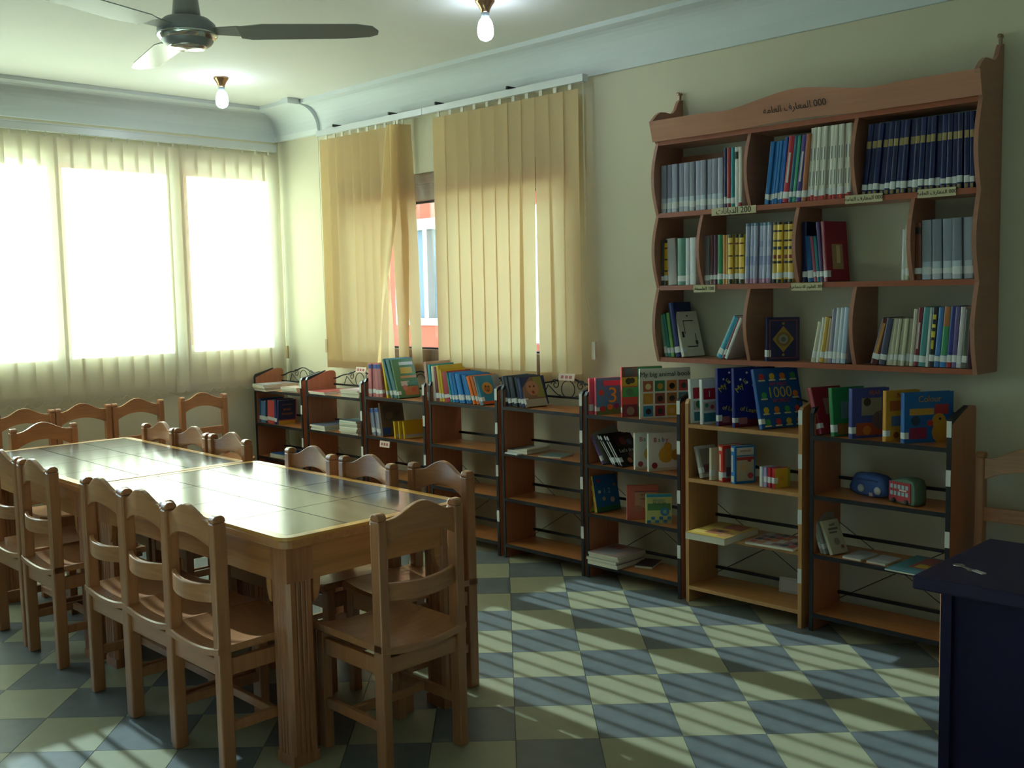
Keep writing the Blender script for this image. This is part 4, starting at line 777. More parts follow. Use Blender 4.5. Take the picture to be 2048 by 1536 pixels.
  ('third from the left of the three grey teal slim books on the third bookcase', '5c8a94', 1.784, -0.262, 0.8977, 0.0203, 0.272, 0.2, 0.0, -18.7, 'grey teal slim books on the third bookcase', None, '', 1),
  ('green picture book with colourful cover leaning on the third bookcase top', '4f7a4c', 1.809, -0.262, 0.8977, 0.02, 0.27, 0.168, -6.0, -20.4, None, 'green', '', 1),
  ('first from the left of the four slim books on the third bookcase second shelf', '8c90a4', 1.505, -0.262, 0.6282, 0.0256, 0.186, 0.2, 0.0, -9.2, 'slim books on the third bookcase second shelf', None, 'b', 1),
  ('second from the left of the four slim books on the third bookcase second shelf', '8c90a4', 1.532, -0.262, 0.6282, 0.0255, 0.188, 0.2, 0.0, -9.0, 'slim books on the third bookcase second shelf', None, 'b', 1),
  ('third from the left of the four slim books on the third bookcase second shelf', '8c90a4', 1.559, -0.262, 0.6282, 0.0254, 0.191, 0.2, 0.0, -8.8, 'slim books on the third bookcase second shelf', None, 'b', 1),
  ('fourth from the left of the four slim books on the third bookcase second shelf', '8c90a4', 1.585, -0.262, 0.6282, 0.0252, 0.194, 0.2, 0.0, -8.6, 'slim books on the third bookcase second shelf', None, 'b', 1),
  ('large brown picture book on the second shelf of the third bookcase', '6e5a4e', 1.617, -0.262, 0.6282, 0.02, 0.228, 0.182, -6.0, -9.6, None, 'brown', '', 0),
  ('pale pink tall book at the left of the fourth bookcase top', 'd2a496', 2.107, -0.262, 0.9069, 0.0274, 0.249, 0.2, 0.0, -6.7, None, None, '', 1),
  ('cyan tall book on the fourth bookcase top', '3ba2b8', 2.137, -0.262, 0.9069, 0.0267, 0.233, 0.2, 0.0, -4.9, None, None, '', 1),
  ('cream tall book right of the cyan one, fourth bookcase top', 'd8d0bc', 2.165, -0.262, 0.9069, 0.0305, 0.224, 0.2, 0.0, -3.6, None, None, '', 1),
  ('maroon tall book on the fourth bookcase top', '7c3c48', 2.198, -0.262, 0.9069, 0.0303, 0.22, 0.2, 0.0, -5.8, None, None, '', 1),
  ('yellow book with white label, first of two on the fourth bookcase top', 'cfae3c', 2.23, -0.262, 0.9069, 0.0262, 0.231, 0.2, 0.0, -7.3, None, None, '', 1),
  ('golden yellow book left of the red one, fourth bookcase top', 'c8a028', 2.258, -0.262, 0.9069, 0.0232, 0.207, 0.2, 0.0, -8.2, None, None, '', 1),
  ('red book between yellow and blue ones, fourth bookcase top', 'a83c48', 2.283, -0.262, 0.9069, 0.0504, 0.192, 0.2, 0.0, -8.5, None, None, '', 1),
  ('blue green book left of the blue set, fourth bookcase top', '1f8a86', 2.335, -0.262, 0.9069, 0.0191, 0.189, 0.2, 0.0, -12.3, None, None, '', 1),
  ('first from the left of the six bright blue books on the fourth bookcase', '2a7fc8', 2.356, -0.262, 0.9069, 0.0291, 0.19, 0.2, 0.0, -12.0, 'bright blue books on the fourth bookcase', None, '', 1),
  ('second from the left of the six bright blue books on the fourth bookcase', '2a7fc8', 2.387, -0.262, 0.9069, 0.0288, 0.189, 0.2, 0.0, -13.0, 'bright blue books on the fourth bookcase', None, '', 1),
  ('third from the left of the six bright blue books on the fourth bookcase', '2a7fc8', 2.417, -0.262, 0.9069, 0.0285, 0.188, 0.2, 0.0, -13.9, 'bright blue books on the fourth bookcase', None, '', 1),
  ('fourth from the left of the six bright blue books on the fourth bookcase', '2a7fc8', 2.448, -0.262, 0.9069, 0.0282, 0.186, 0.2, 0.0, -14.9, 'bright blue books on the fourth bookcase', None, '', 1),
  ('fifth from the left of the six bright blue books on the fourth bookcase', '2a7fc8', 2.478, -0.262, 0.9069, 0.0279, 0.185, 0.2, 0.0, -15.8, 'bright blue books on the fourth bookcase', None, '', 1),
  ('sixth from the left of the six bright blue books on the fourth bookcase', '2a7fc8', 2.508, -0.262, 0.9069, 0.0276, 0.184, 0.2, 0.0, -16.8, 'bright blue books on the fourth bookcase', None, '', 1),
  ('first from the left of the two orange books on the fourth bookcase', 'd8702c', 2.544, -0.262, 0.9069, 0.0267, 0.179, 0.2, 0.0, -20.3, 'orange books on the fourth bookcase', None, '', 1),
  ('second from the left of the two orange books on the fourth bookcase', 'd8702c', 2.573, -0.262, 0.9069, 0.0265, 0.18, 0.2, 0.0, -20.2, 'orange books on the fourth bookcase', None, '', 1),
  ('grey slim book behind the lion cover, fourth bookcase top', '8c8c92', 2.604, -0.262, 0.9069, 0.0144, 0.181, 0.2, 0.0, -19.0, None, None, '', 1),
  ('blue book with an orange lion face circle on its cover, fourth bookcase', '2a86a8', 2.62, -0.262, 0.9069, 0.018, 0.185, 0.113, -8.0, -23.2, None, 'lion', '', 1),
  ('first from the left of the five dark slate books on the fifth bookcase', '3c4450', 2.827, -0.262, 0.916, 0.0263, 0.179, 0.2, 0.0, -9.9, 'dark slate books on the fifth bookcase', None, 'R', 1),
  ('second from the left of the five dark slate books on the fifth bookcase', '3c4450', 2.854, -0.262, 0.916, 0.026, 0.179, 0.2, 0.0, -10.9, 'dark slate books on the fifth bookcase', None, 'R', 1),
  ('third from the left of the five dark slate books on the fifth bookcase', '3c4450', 2.882, -0.262, 0.916, 0.0258, 0.179, 0.2, 0.0, -11.8, 'dark slate books on the fifth bookcase', None, 'R', 1),
  ('fourth from the left of the five dark slate books on the fifth bookcase', '3c4450', 2.909, -0.262, 0.916, 0.0255, 0.179, 0.2, 0.0, -12.7, 'dark slate books on the fifth bookcase', None, 'R', 1),
  ('fifth from the left of the five dark slate books on the fifth bookcase', '3c4450', 2.936, -0.262, 0.916, 0.0253, 0.179, 0.2, 0.0, -13.6, 'dark slate books on the fifth bookcase', None, 'R', 1),
  ('slim navy book left of the portrait cover, fifth bookcase top', '2a3a6a', 2.965, -0.262, 0.916, 0.0289, 0.175, 0.2, 0.0, -14.1, None, None, '', 1),
  ('book with a large face portrait on its cover, fifth bookcase top', '8a6a58', 2.996, -0.262, 0.916, 0.018, 0.181, 0.152, -8.0, -23.3, None, 'face', '', 1),
  ('pink and red number book left of its twin, sixth bookcase top', 'e05c70', 3.479, -0.262, 0.916, 0.02, 0.197, 0.17, -25.0, 0.0, None, None, 'o', 1),
  ('number book with a large yellow 3 on its cover, sixth bookcase top', 'e05c70', 3.524, -0.262, 0.916, 0.02, 0.201, 0.148, -28.0, 0.0, None, 'three', '', 1),
  ('animal picture book with camel panel partly hidden, sixth bookcase top', 'd84038', 3.708, -0.262, 0.916, 0.018, 0.267, 0.23, -30.0, 0.0, None, 'camel', '', 1),
  ('white animal book with a grid of twelve animal pictures on its cover', 'd8d4c8', 3.831, -0.262, 0.916, 0.014, 0.263, 0.28, -33.0, 0.0, None, 'animal', '', 0),
  ('large grey picture book with purple spine leaning far left, sixth bookcase', '7e7288', 3.573, -0.262, 0.641, 0.016, 0.281, 0.2, -8.0, -33.6, None, 'open', 'v', 1),
  ('first from the left of the four black drawing books on the sixth bookcase', '1c1a20', 3.647, -0.262, 0.641, 0.0146, 0.202, 0.17, -8.0, -40.6, 'black drawing books on the sixth bookcase', None, 'D', 1),
  ('second from the left of the four black drawing books on the sixth bookcase', '1c1a20', 3.667, -0.262, 0.641, 0.0147, 0.2, 0.17, -8.0, -39.9, 'black drawing books on the sixth bookcase', None, 'D', 1),
  ('third from the left of the four black drawing books on the sixth bookcase', '1c1a20', 3.687, -0.262, 0.641, 0.0148, 0.199, 0.17, -8.0, -39.2, 'black drawing books on the sixth bookcase', None, 'D', 1),
  ('fourth from the left of the four black drawing books on the sixth bookcase', '1c1a20', 3.707, -0.262, 0.641, 0.0149, 0.198, 0.17, -8.0, -38.5, 'black drawing books on the sixth bookcase', 'draw', 'D', 1),
  ('white baby animal book behind its twin, sixth bookcase second shelf', 'd8d4cc', 3.791, -0.262, 0.641, 0.018, 0.196, 0.15, -28.0, 0.0, None, 'baby', '', 1),
  ('white baby animal book with a yellow chick on its cover in front of its twin', 'd8d4cc', 3.881, -0.262, 0.641, 0.018, 0.201, 0.165, -28.0, 0.0, None, 'baby', '', 1),
  ('yellow edged blue counting book behind its twin, sixth bookcase third shelf', 'c8b83c', 3.467, -0.262, 0.366, 0.022, 0.197, 0.19, -12.0, -11.5, None, None, 'z', 0),
  ('blue counting book with flowers and 1 2 on its cover, sixth bookcase third shelf', 'd8d4b0', 3.515, -0.262, 0.366, 0.022, 0.203, 0.167, -12.0, -12.4, None, 'count', 'z', 0),
  ('salmon red board book standing cover out, sixth bookcase third shelf', 'c06050', 3.74, -0.262, 0.366, 0.02, 0.184, 0.167, -45.0, 0.0, None, 'salmon', '', 0),
  ('green board book with a chequered foot standing cover out, sixth bookcase', 'b8b870', 3.879, -0.275, 0.366, 0.02, 0.157, 0.134, -45.0, 0.0, None, 'checker', '', 0),
  ('slim white picture book left of its twin, seventh bookcase top', 'dadcdc', 4.153, -0.262, 0.916, 0.022, 0.223, 0.15, -18.0, -4.4, None, 'one', '', 1),
  ('slim white number book with a red 1 panel, seventh bookcase top', 'dadcdc', 4.215, -0.262, 0.916, 0.022, 0.224, 0.084, -18.0, -1.7, None, 'one', '', 1),
  ('navy learning book with stars behind its twin, seventh bookcase top', '1e2a78', 4.31, -0.262, 0.916, 0.022, 0.283, 0.22, -22.0, -1.9, None, 'learn', '', 1),
  ('navy learning book with stars and a colour wheel on its cover, seventh bookcase top', '1e2a78', 4.403, -0.262, 0.916, 0.022, 0.287, 0.24, -22.0, -1.6, None, 'learn', '', 1),
  ('large blue word book with golden 1000 on its cover, seventh bookcase top', '1a5296', 4.555, -0.262, 0.916, 0.024, 0.29, 0.261, -20.0, -14.0, None, 'thousand', '', 1),
  ('grey white book leaning left on the seventh bookcase second shelf', 'b4aea8', 4.212, -0.262, 0.641, 0.024, 0.161, 0.12, -15.0, -17.8, None, 'leaf', '', 1),
  ('cream slim book left of the red box book, seventh bookcase second shelf', 'cfc6a8', 4.269, -0.262, 0.641, 0.02, 0.161, 0.1, -25.0, 0.0, None, None, '', 1),
  ('thick red box book, seventh bookcase second shelf', 'c83020', 4.324, -0.262, 0.641, 0.04, 0.182, 0.12, -26.0, 0.0, None, 'leaf', 'q', 1),
  ('thick blue box book with a picture front, seventh bookcase second shelf', '1a6ab0', 4.394, -0.262, 0.641, 0.04, 0.185, 0.112, -28.0, 0.0, None, 'box', 'q', 0),
  ('tiny white mini book, first of the mini set, seventh bookcase', 'cfd0d8', 4.548, -0.25, 0.641, 0.022, 0.096, 0.07, -25.0, 0.0, None, None, '', 1),
  ('tiny lilac mini book, second of the mini set, seventh bookcase', 'a89ac8', 4.57, -0.25, 0.641, 0.022, 0.096, 0.07, -25.0, 0.0, None, None, '', 1),
  ('tiny crimson mini book, third of the mini set, seventh bookcase', 'b82838', 4.592, -0.25, 0.641, 0.022, 0.095, 0.07, -25.0, 0.0, None, None, '', 1),
  ('tiny red mini book with a yellow front cover, seventh bookcase', 'b82030', 4.614, -0.25, 0.641, 0.025, 0.095, 0.085, -25.0, 0.0, None, 'mini', '', 1),
  ('red board book leaning left on the eighth bookcase top', '8a2430', 4.856, -0.262, 0.916, 0.03, 0.218, 0.17, -20.0, -19.3, None, 'redb', '', 1),
  ('green board book second on the eighth bookcase top', '2c7a48', 4.923, -0.262, 0.916, 0.025, 0.219, 0.18, -22.0, -5.5, None, 'greenb', '', 1),
  ('purple blue board book with a bear face, third on the eighth bookcase top', '3f4a90', 5.008, -0.262, 0.916, 0.026, 0.222, 0.19, -28.0, 0.0, None, 'bear', '', 1),
  ('yellow number board book fourth on the eighth bookcase top', 'c89030', 5.166, -0.262, 0.916, 0.024, 0.221, 0.17, -28.0, 0.0, None, 'yellowb', '', 1),
  ('blue colour board book with a yellow duck on its cover, eighth bookcase top', '1f62a8', 5.246, -0.262, 0.916, 0.028, 0.217, 0.236, -32.0, 0.0, None, 'duck', '', 1),
  ('pale booklet leaning at the left of the eighth bookcase third shelf', 'a8a89c', 4.877, -0.262, 0.366, 0.014, 0.186, 0.13, -12.0, -22.7, None, None, '', 1),
  ('second pale booklet leaning beside the first, eighth bookcase third shelf', '9a9a94', 4.893, -0.262, 0.366, 0.014, 0.184, 0.13, -12.0, -22.9, None, None, '', 1),
  ('cream reader with lettered cover leaning in front, eighth bookcase third shelf', 'b8b298', 4.924, -0.262, 0.366, 0.018, 0.158, 0.1, -15.0, -25.3, None, 'reader', '', 0),
]
def cm(h): return mat(h, .32, 0, .05, 25, spec=.4)
P_ = lambda h: mat(h, .35, var=0, spec=.4)
# cover designs: panels (u0,u1,v0,v1,colour), discs (u,v,r,colour), texts (u,v,size,string,colour)
def animals():
    p = []; cs = ['b05a3c', '2f7a4a', 'c87838', 'c05050', 'c08838', '8a4a40', 'a06a40', '5a8aa0', '3a88b0', '8a2834', 'c8a030', '6a7a88']
    for i in range(4):
        for j in range(3): p.append((.06+i*.235, .255+i*.235, .04+j*.25, .255+j*.25, cs[(2-j)*4+i]))
    d = [(.16+i*.235, .14+j*.25, .055, ['2a2624', 'c8903c', 'e0c890', '6e4a34', 'd8a868', '3a3a3a'][(i*5+j*7) % 6]) for i in range(4) for j in range(3)]
    return p, d, [(.5, .88, .036, 'My big animal book', '26241e')]
def grid1000():
    p = []; d = []
    for i, u in enumerate((.14, .38, .62, .86)):
        for v in (.86, .55, .3, .1) if i in (0, 3) else (.86, .3, .1):
            p.append((u-.075, u+.075, v-.075, v-.05, 'd8d0a0')); d.append((u, v, .055, ['c03a40', '3f9a58', 'd07038', 'c8a838'][(i*3+int(v*10)) % 4]))
    return p, d, [(.5, .72, .026, 'MY FIRST', 'c04050'), (.5, .58, .075, '1000', 'c8a050'), (.5, .445, .028, 'WORDS', 'c04050')]
def learn():
    d = [(.2+.18*math.sin(i*2.1)+.1, .92-.055*i, .022, 'e0e0e8') for i in range(5)] + [(.7, .5, .2, 'b8343c'), (.72, .46, .14, 'c8b838'), (.76, .42, .08, '5a6a78')]
    return [(0, 1, 0, .13, '6e2438'), (.1, .3, .05, .16, 'a06a70')], d, [(.16, .7, .04, 'My F', 'd8c040', .7), (.42, .27, .032, 'of Learning', 'd8c040', -.2)]
DES = {
 'maroon': ([(.25, .75, .2, .62, 'a08058'), (.45, .62, .3, .6, 'd0b080')], [], []),
 'cream': ([(.25, .75, .78, .80, '222020'), (.25, .28, .5, .78, '222020'), (.25, .75, .2, .22, '222020'), (.72, .75, .2, .5, '222020'), (.1, .2, .42, .55, '2a2626'), (.68, .8, .26, .34, '3a3430')], [(.5, .9, .03, '2a2626')], []),
 'ornate': ([(.08, .92, .06, .075, '8a3a30'), (.08, .92, .925, .94, '8a3a30'), (.08, .1, .075, .925, '8a3a30'), (.9, .92, .075, .925, '8a3a30')], [(.5, .5, .27, 'a07830', 4), (.5, .5, .2, '7a5a2c'), (.5, .5, .13, '8f8a78'), (.5, .5, .07, '5c5a50'), (.5, .86, .035, 'a07830'), (.5, .14, .035, 'a07830')], []),
 'dict': ([(0, 1, 0, .16, 'd0a040'), (.0, 1, .16, .2, 'b0404a')], [], [(.5, .82, .014, 'CAMBRIDGE'[:0] + 'DICTIONARY', '9a8a60'), (.5, .62, .024, 'BASIC', 'c88038'), (.5, .44, .022, 'ENGLISH', 'c88038')]),
 'green': ([(.3, .95, .84, .92, 'c8c8c0'), (.3, .85, .62, .78, 'c8a030'), (.25, .98, .5, .56, 'c08858'), (.3, .95, .05, .28, 'b06a38'), (.2, .6, .3, .42, 'c8b0a0'), (.5, .98, .3, .4, '50806a')], [(.35, .25, .1, 'c87060'), (.75, .2, .1, 'c05030')], []),
 'brown': ([(.1, .9, .45, .9, '5c5048'), (0, .35, .05, .25, '2a4a98')], [(.35, .6, .13, '76624e'), (.7, .65, .1, '4a4440'), (.5, .4, .08, '5a7048')], []),
 'lion': ([(0, 1, 0, .1, 'c05a30')], [(.52, .55, .32, 'c88a38'), (.5, .52, .18, 'a0622c'), (.42, .62, .05, '3a2820'), (.62, .6, .05, '3a2820'), (.52, .46, .05, '5a3420')], []),
 'face': ([(.6, 1, .3, 1, '8a8a48'), (0, 1, 0, .25, 'a8a090')], [(.45, .62, .28, 'b88060'), (.35, .68, .04, '4a3028'), (.55, .68, .04, '4a3028'), (.45, .48, .06, '8a4038')], []),
 'three': ([(0, 1, .0, .2, '5c7a48'), (0, 1, .2, 1, '4f86ac'), (.3, 1, .78, .92, 'd0506c')], [(.2, .6, .1, 'c0503c'), (.25, .15, .1, 'b0343c'), (.55, .2, .1, 'c86a30'), (.8, .22, .09, '8a3470')], [(.66, .5, .12, '3', 'd8a838')]),
 'camel': ([(0, .38, .62, .8, 'd0a030'), (0, .38, .4, .6, '4f9a50'), (0, .38, .0, .25, '8a3440'), (0, .38, .8, 1, '7a4a40'), (.38, 1, 0, 1, '3f8a58'), (.4, .65, .2, .75, 'c0b898')], [(.18, .9, .1, '55504a'), (.16, .72, .07, '3a3024'), (.25, .73, .06, '3a3024'), (.18, .5, .08, '5a7a50'), (.2, .12, .09, 'a0806a')], [(.5, .42, .03, 'a', '26241e')]),
 'animal': animals(), 'thousand': grid1000(), 'learn': learn(),
 'open': ([(.05, 1, .55, .98, '8e8a84'), (.05, 1, .02, .5, '7a746c')], [], []),
 'draw': ([(.2, .9, .6, .92, '3a2428')], [(.5, .76, .12, '7a4028'), (.75, .72, .1, '4a5a70'), (.6, .3, .13, '6a4a3c'), (.4, .15, .09, 'a87048')], [(.52, .46, .03, "Let's draw", 'd0ccc0')]),
 'baby': ([(0, 1, 0, .08, 'c8b8a0')], [(.6, .42, .24, 'c89a38'), (.66, .62, .13, 'c89038'), (.95, .4, .16, 'b07c34'), (.2, .15, .09, '8a2430')], [(.22, .82, .034, 'B', 'b03038'), (.36, .82, .034, 'a', '2f8a58'), (.5, .82, .034, 'b', '3050a0'), (.63, .82, .034, 'y', 'c03a5c')]),
 'count': ([(0, 1, 0, 1, '1f5a90'), (0, 1, 0, .14, '3a6a48')], [(.2, .85, .06, 'a03048'), (.2, .55, .05, 'd0ccb8'), (.7, .3, .08, 'c0a0a0'), (.35, .35, .06, 'b0a080'), (.85, .7, .05, '8a6a50')], [(.5, .55, .04, '1 2', '8fb0c0')]),
 'salmon': ([(.25, .95, .35, .8, 'c08a70'), (.25, .98, .8, .84, '8a4a50')], [(.35, .3, .12, 'b06a58'), (.7, .4, .14, 'c0887a')], [(.55, .72, .018, 'WISE', '2a2420'), (.55, .6, .016, 'CLEVER'[:0] + 'WEEK', '2a2420')]),
 'checker': ([(0, 1, .9, 1, '2a88a8'), (.05, .95, .45, .68, '4a7a40')] + [(.02+i*.16, .17+i*.16, .02+(i % 2)*.11, .12+(i % 2)*.11, '2a6a98') for i in range(6)], [(.72, .4, .16, '2a7aa0'), (.72, .4, .07, '88b0a0')], [(.5, .78, .016, 'MY FIRST', '2a6a60'), (.5, .68, .02, 'MUSLIM', '3a4a38')]),
 'one': ([(.08, .95, .55, .8, 'b02438'), (.08, .95, .05, .25, '3a7a8a'), (.08, .95, .3, .5, 'b8a8a0')], [(.3, .42, .12, '2f7a5a'), (.7, .38, .12, 'a0404a')], [(.5, .67, .045, '1', 'd8d4cc')]),
 'box': ([(.08, .92, .75, .95, 'c8c0b4'), (.08, .92, .06, .72, 'b8a488'), (.08, .92, .62, .7, 'a8343c')], [(.45, .42, .16, 'c8a070'), (.75, .2, .12, 'b03a38'), (.7, .62, .09, 'a02834')], [(.5, .86, .012, 'AMERICAN', 'a83040')]),
 'leaf': ([(.1, .9, .1, .9, '8a7a70'), (.15, .85, .15, .4, '6a3a40')], [], []),
 'mini': ([(0, 1, 0, 1, 'c8a030'), (.85, 1, 0, 1, '8a9a38')], [(.45, .5, .12, 'b88a28')], []),
 'redb': ([(.3, .9, .4, .75, '9a6a60')], [(.6, .55, .12, '6a3a40')], []),
 'greenb': ([(.25, .9, .35, .7, '6a7a80'), (.1, .9, .03, .25, '9a6a38')], [(.6, .85, .1, '8a3a40')], []),
 'bear': ([(.25, .8, .45, .8, '8a8478'), (.1, .9, .05, .3, 'a04a30')], [(.4, .72, .09, '3a3430'), (.75, .35, .2, '6a5860'), (.4, .15, .1, 'c07038')], [(.6, .9, .026, 'BEAR', 'b86030')]),
 'yellowb': ([(.1, .9, .6, .8, 'b05a28'), (.15, .9, .3, .5, '5a6a90')], [(.3, .12, .08, '8a4a28'), (.7, .12, .08, '8a4a28')], [(.5, .9, .03, 'NUM', 'a83038')]),
 'duck': ([(.1, .6, .55, .68, 'c09040'), (.1, .45, .08, .3, '8a2c48'), (.62, .9, .55, .75, 'a83a40')], [(.78, .2, .22, 'c8913a'), (.7, .42, .14, 'c8963c'), (.52, .38, .06, 'b03a30'), (.72, .46, .025, '1c1820'), (.22, .44, .09, '24405a')], [(.5, .86, .038, 'Colour', 'c89048')]),
 'reader': ([(.2, .8, .7, .76, '6a6a64'), (.2, .7, .6, .65, '6a6a64')], [(.5, .35, .15, '8a8070'), (.75, .18, .08, 'a05a58')], [(.5, .85, .018, 'build', '4a6a6a')]),
}
BANDS = {
 'g': [(.0, .10, 'b4b8c4'), (.12, .3, 'b8c4d0')], 'k': [(.8, .92, '2a2420')], 'r': [(0, .12, 'a83038')], 'w': [(.3, .75, 'c8c4c0', .35)],
 'wr': [(0, .09, 'b83030'), (.55, .72, '8a8c8c', .3), (.2, .4, '8a8c8c', .3)], 'n': [(.66, .76, 'a08a58', .8), (.0, .06, '8a7440', .5)],
 'y': [(.0, .1, '2a2418'), (.3, .33, '3a2a14'), (.55, .58, '3a2a14'), (.8, .83, '6a2a18'), (.93, 1, '2a2418')],
 'Y': [(.0, .06, '201c18'), (.32, .36, '201c18'), (.4, .46, '8a3024', .6), (.55, .6, '203040', .7), (.68, .71, '201c18'), (.84, .87, '201c18'), (.96, 1, '201c18')],
 'p': [(0, .08, 'b07a98'), (.3, .45, '8890b8'), (.6, .7, '98a0c0'), (.95, 1, '5a7a90')], 'o': [(.2, .9, 'c08a48', .4)], 'm': [(.5, .6, 'c8b838', .7), (.66, .72, 'c8b838', .6), (.8, .88, 'c8b838', .6), (.3, .45, 'c8b838', .4)],
 'O': [(.68, 1, 'b06a3c'), (0, .2, '3a78b8')], 'b': [(.85, .97, '3a5aa8')], 'R': [(.16, .22, 'a83a44')], 'v': [(0, 1, '6a4a8a')], 'D': [(.05, .8, 'd8d4cc', .35), (.86, .98, 'd8d4d4', .8)],
 'z': [(0, 1, 'd0b838'), (.1, .3, 'c87838', .5), (.45, .6, 'c87838', .5), (.75, .9, 'b85a30', .5)], 'q': [(.04, .2, 'd0c8b0', .7), (.85, .95, 'd0c8b0', .7), (.3, .75, 'd8c8a8', .3)],
}
BKM = {}
def disc(b, cx, cz, r, x, n=12, rot=0):
    b.prism([(cx+r*math.cos(2*PI*k/n+rot), cz+r*math.sin(2*PI*k/n+rot)) for k in range(n)], x, x+.0008, 'x')
def curved(t, off, z0, z1, wf, wrap=0):
    # a thin skin that follows the rounded spine
    bl_ = min(.004, t*.16); o = []
    for k_ in range(7):
        u = -1 + 2*k_/6; a_ = math.acos(max(-1, min(1, -u*wf))); o.append((t/2+u*wf*t/2, -bl_*math.sin(a_)+off))
    i = [(x, y+.0012) for x, y in o][::-1]
    b = MB().prism(o+i, z0, z1, 'z')
    if wrap: b.box(t-.0004, t+.0006, 0, wrap, z0, z1).box(-.0006, .0004, 0, wrap, z0, z1)
    return b
def book(label, col, x, y, z, t, h, d, rz, ln, grp, des, bands, lab):
    key = (col, round(t, 3), round(h, 2), round(d, 2))
    c = min(.0028, t*.2)
    if key not in BKM:
        b = MB(); b.box(0, c, 0, d, 0, h).box(t-c, t, 0, d, 0, h)
        bl_ = min(.004, t*.16); arc = [(t/2-t/2*math.cos(PI*k_/6), -bl_*math.sin(PI*k_/6)) for k_ in range(7)]
        b.prism(arc + [(t-c, .003), (c, .003)], 0, h, 'z')
        p = MB().box(c, t-c, c, d-.004, .003, h-.003)
        BKM[key] = (b.mesh('book', cm(col)), p.mesh('pages', PAGE), t, h, d)
    me, pg, t, h, d = BKM[key]
    o = link('book', me); tag(o, label, 'book', grp)
    o.matrix_world = Matrix.Translation((x, y, z)) @ Matrix.Rotation(math.radians(rz), 4, 'Z') @ Matrix.Rotation(math.radians(ln), 4, 'Y')
    link('pages', pg, o)
    if lab:
        k2 = ('lab', key, 1)
        if k2 not in BKM: BKM[k2] = curved(t, -.0008, random.uniform(.018, .026), random.uniform(.046, .054), 1, min(.02, d*.2)).mesh('spine_label', WLAB)
        link('spine_label', BKM[k2], o)
    if bands:
        for q, bd in enumerate(BANDS[bands]):
            v0, v1, hc = bd[:3]; wf_ = bd[3] if len(bd) > 3 else 1.0
            k2 = ('bd', key, bands, q)
            if k2 not in BKM: BKM[k2] = curved(t, -.0005, h*v0, h*v1, wf_).mesh('spine_band', P_(hc))
            link('spine_band', BKM[k2], o)
    if des:
        ps, dsx, tx = DES[des]
        for lay, (u0, u1, v0, v1, hc) in enumerate(ps):
            k2 = ('p', key, des, lay)
            if k2 not in BKM: BKM[k2] = MB().box(t-.0005, t+.0005+.00012*lay, d*u0, d*u1, h*v0, h*v1).mesh('cover_panel', P_(hc))
            link('cover_panel', BKM[k2], o)
        for lay, dd in enumerate(dsx):
            k2 = ('d', key, des, lay)
            if k2 not in BKM:
                b = MB(); nn = dd[4] if len(dd) > 4 else 12
                rr_ = dd[2]*min(d, h)*1.1
                n_ = nn; rot = 0
                sc_ = 1.35 if nn == 4 else 1
                b.prism([(d*dd[0]+rr_*(1.0 if nn != 4 else 1.1)*math.cos(2*PI*k_/n_), h*dd[1]+rr_*sc_*math.sin(2*PI*k_/n_)) for k_ in range(n_)], t+.0004, t+.0022+.00012*lay, 'x')
                BKM[k2] = b.mesh('cover_picture', P_(dd[3]))
            link('cover_picture', BKM[k2], o)
        for tt in tx:
            put_text(o, tt[3], tt[2], P_(tt[4]), (t+.0028, d*tt[0], h*tt[1]), M_X, 'cover_title', roll=(tt[5] if len(tt) > 5 else 0))
    return o
def shade(h, f): return ''.join('%02x' % max(0, min(255, int(int(h[k:k+2], 16)*f))) for k in (0, 2, 4))
for qi, row in enumerate(BOOKS):
    row = list(row)
    if row[9+0] is not None and row[10]:
        row[1] = shade(row[1], (1.0, .9, 1.08, .96)[qi % 4]); row[3] += (.0, .004, -.003, .006, .001)[qi % 5]; row[5] *= .95
    book(*row)

# yellow landscape annuals in front of the brown picture book (third bookcase, second shelf)
for q in range(3):
    o = book(['yellow landscape book with a white strip, front of three on the third bookcase second shelf', 'yellow landscape book, middle of three on the third bookcase second shelf', 'yellow landscape book, rear of three on the third bookcase second shelf'][q], 'c8a22c', 1.735+.034*q+.02, -.262+.012*q, .628, .02, .115, .21, -14, -8, None, None, '', 0)
    for nm, (v0, v1, hc) in (('cover_panel', (.06, .24, 'a8b0b4')), ('cover_panel', (.3, .85, 'c8a01c'))):
        MB().box(.0195, .0208, .01, .2, .115*v0, .115*v1).build(nm, P_(hc), o)

# flat magazines and papers
def mag(name, label, x, y, z, w, d, t, rz, col, grp=None, pics=(), curl=0):
    b = MB(); n = 8; 
    def hz(u): return curl*(u*u)
    top = []; 
    for zz, mi in ((0, 0), (t, 0)):
        pass
    rows = []
    for k in range(n+1):
        u = k/n; xx = w*u; rows.append([(xx, 0, 0-hz(1-u)*.0), (xx, 0, t+hz(u)), (xx, d, t+hz(u)), (xx, d, 0), (xx, 0, 0)])
    b.strip(rows, 0, False); b.add(rows[0][:4], [(0, 1, 2, 3)]); b.add(rows[-1][:4], [(3, 2, 1, 0)])
    o = b.build(name, PAGE, None, (x, y, z)); o.rotation_euler = (0, 0, math.radians(rz)); tag(o, label, 'magazine' if name == 'magazine' else ('book' if name == 'book' else 'paper'), grp)
    MB().box(-.0006, w+.0006, -.0006, d+.0006, t, t+.0012).build('front_cover', P_(col), o)
    for q, (u0, u1, v0, v1, hc) in enumerate(pics):
        MB().box(w*u0, w*u1, d*v0, d*v1, t+.0011, t+.0016+.0001*q).build('cover_panel', P_(hc), o)
    return o
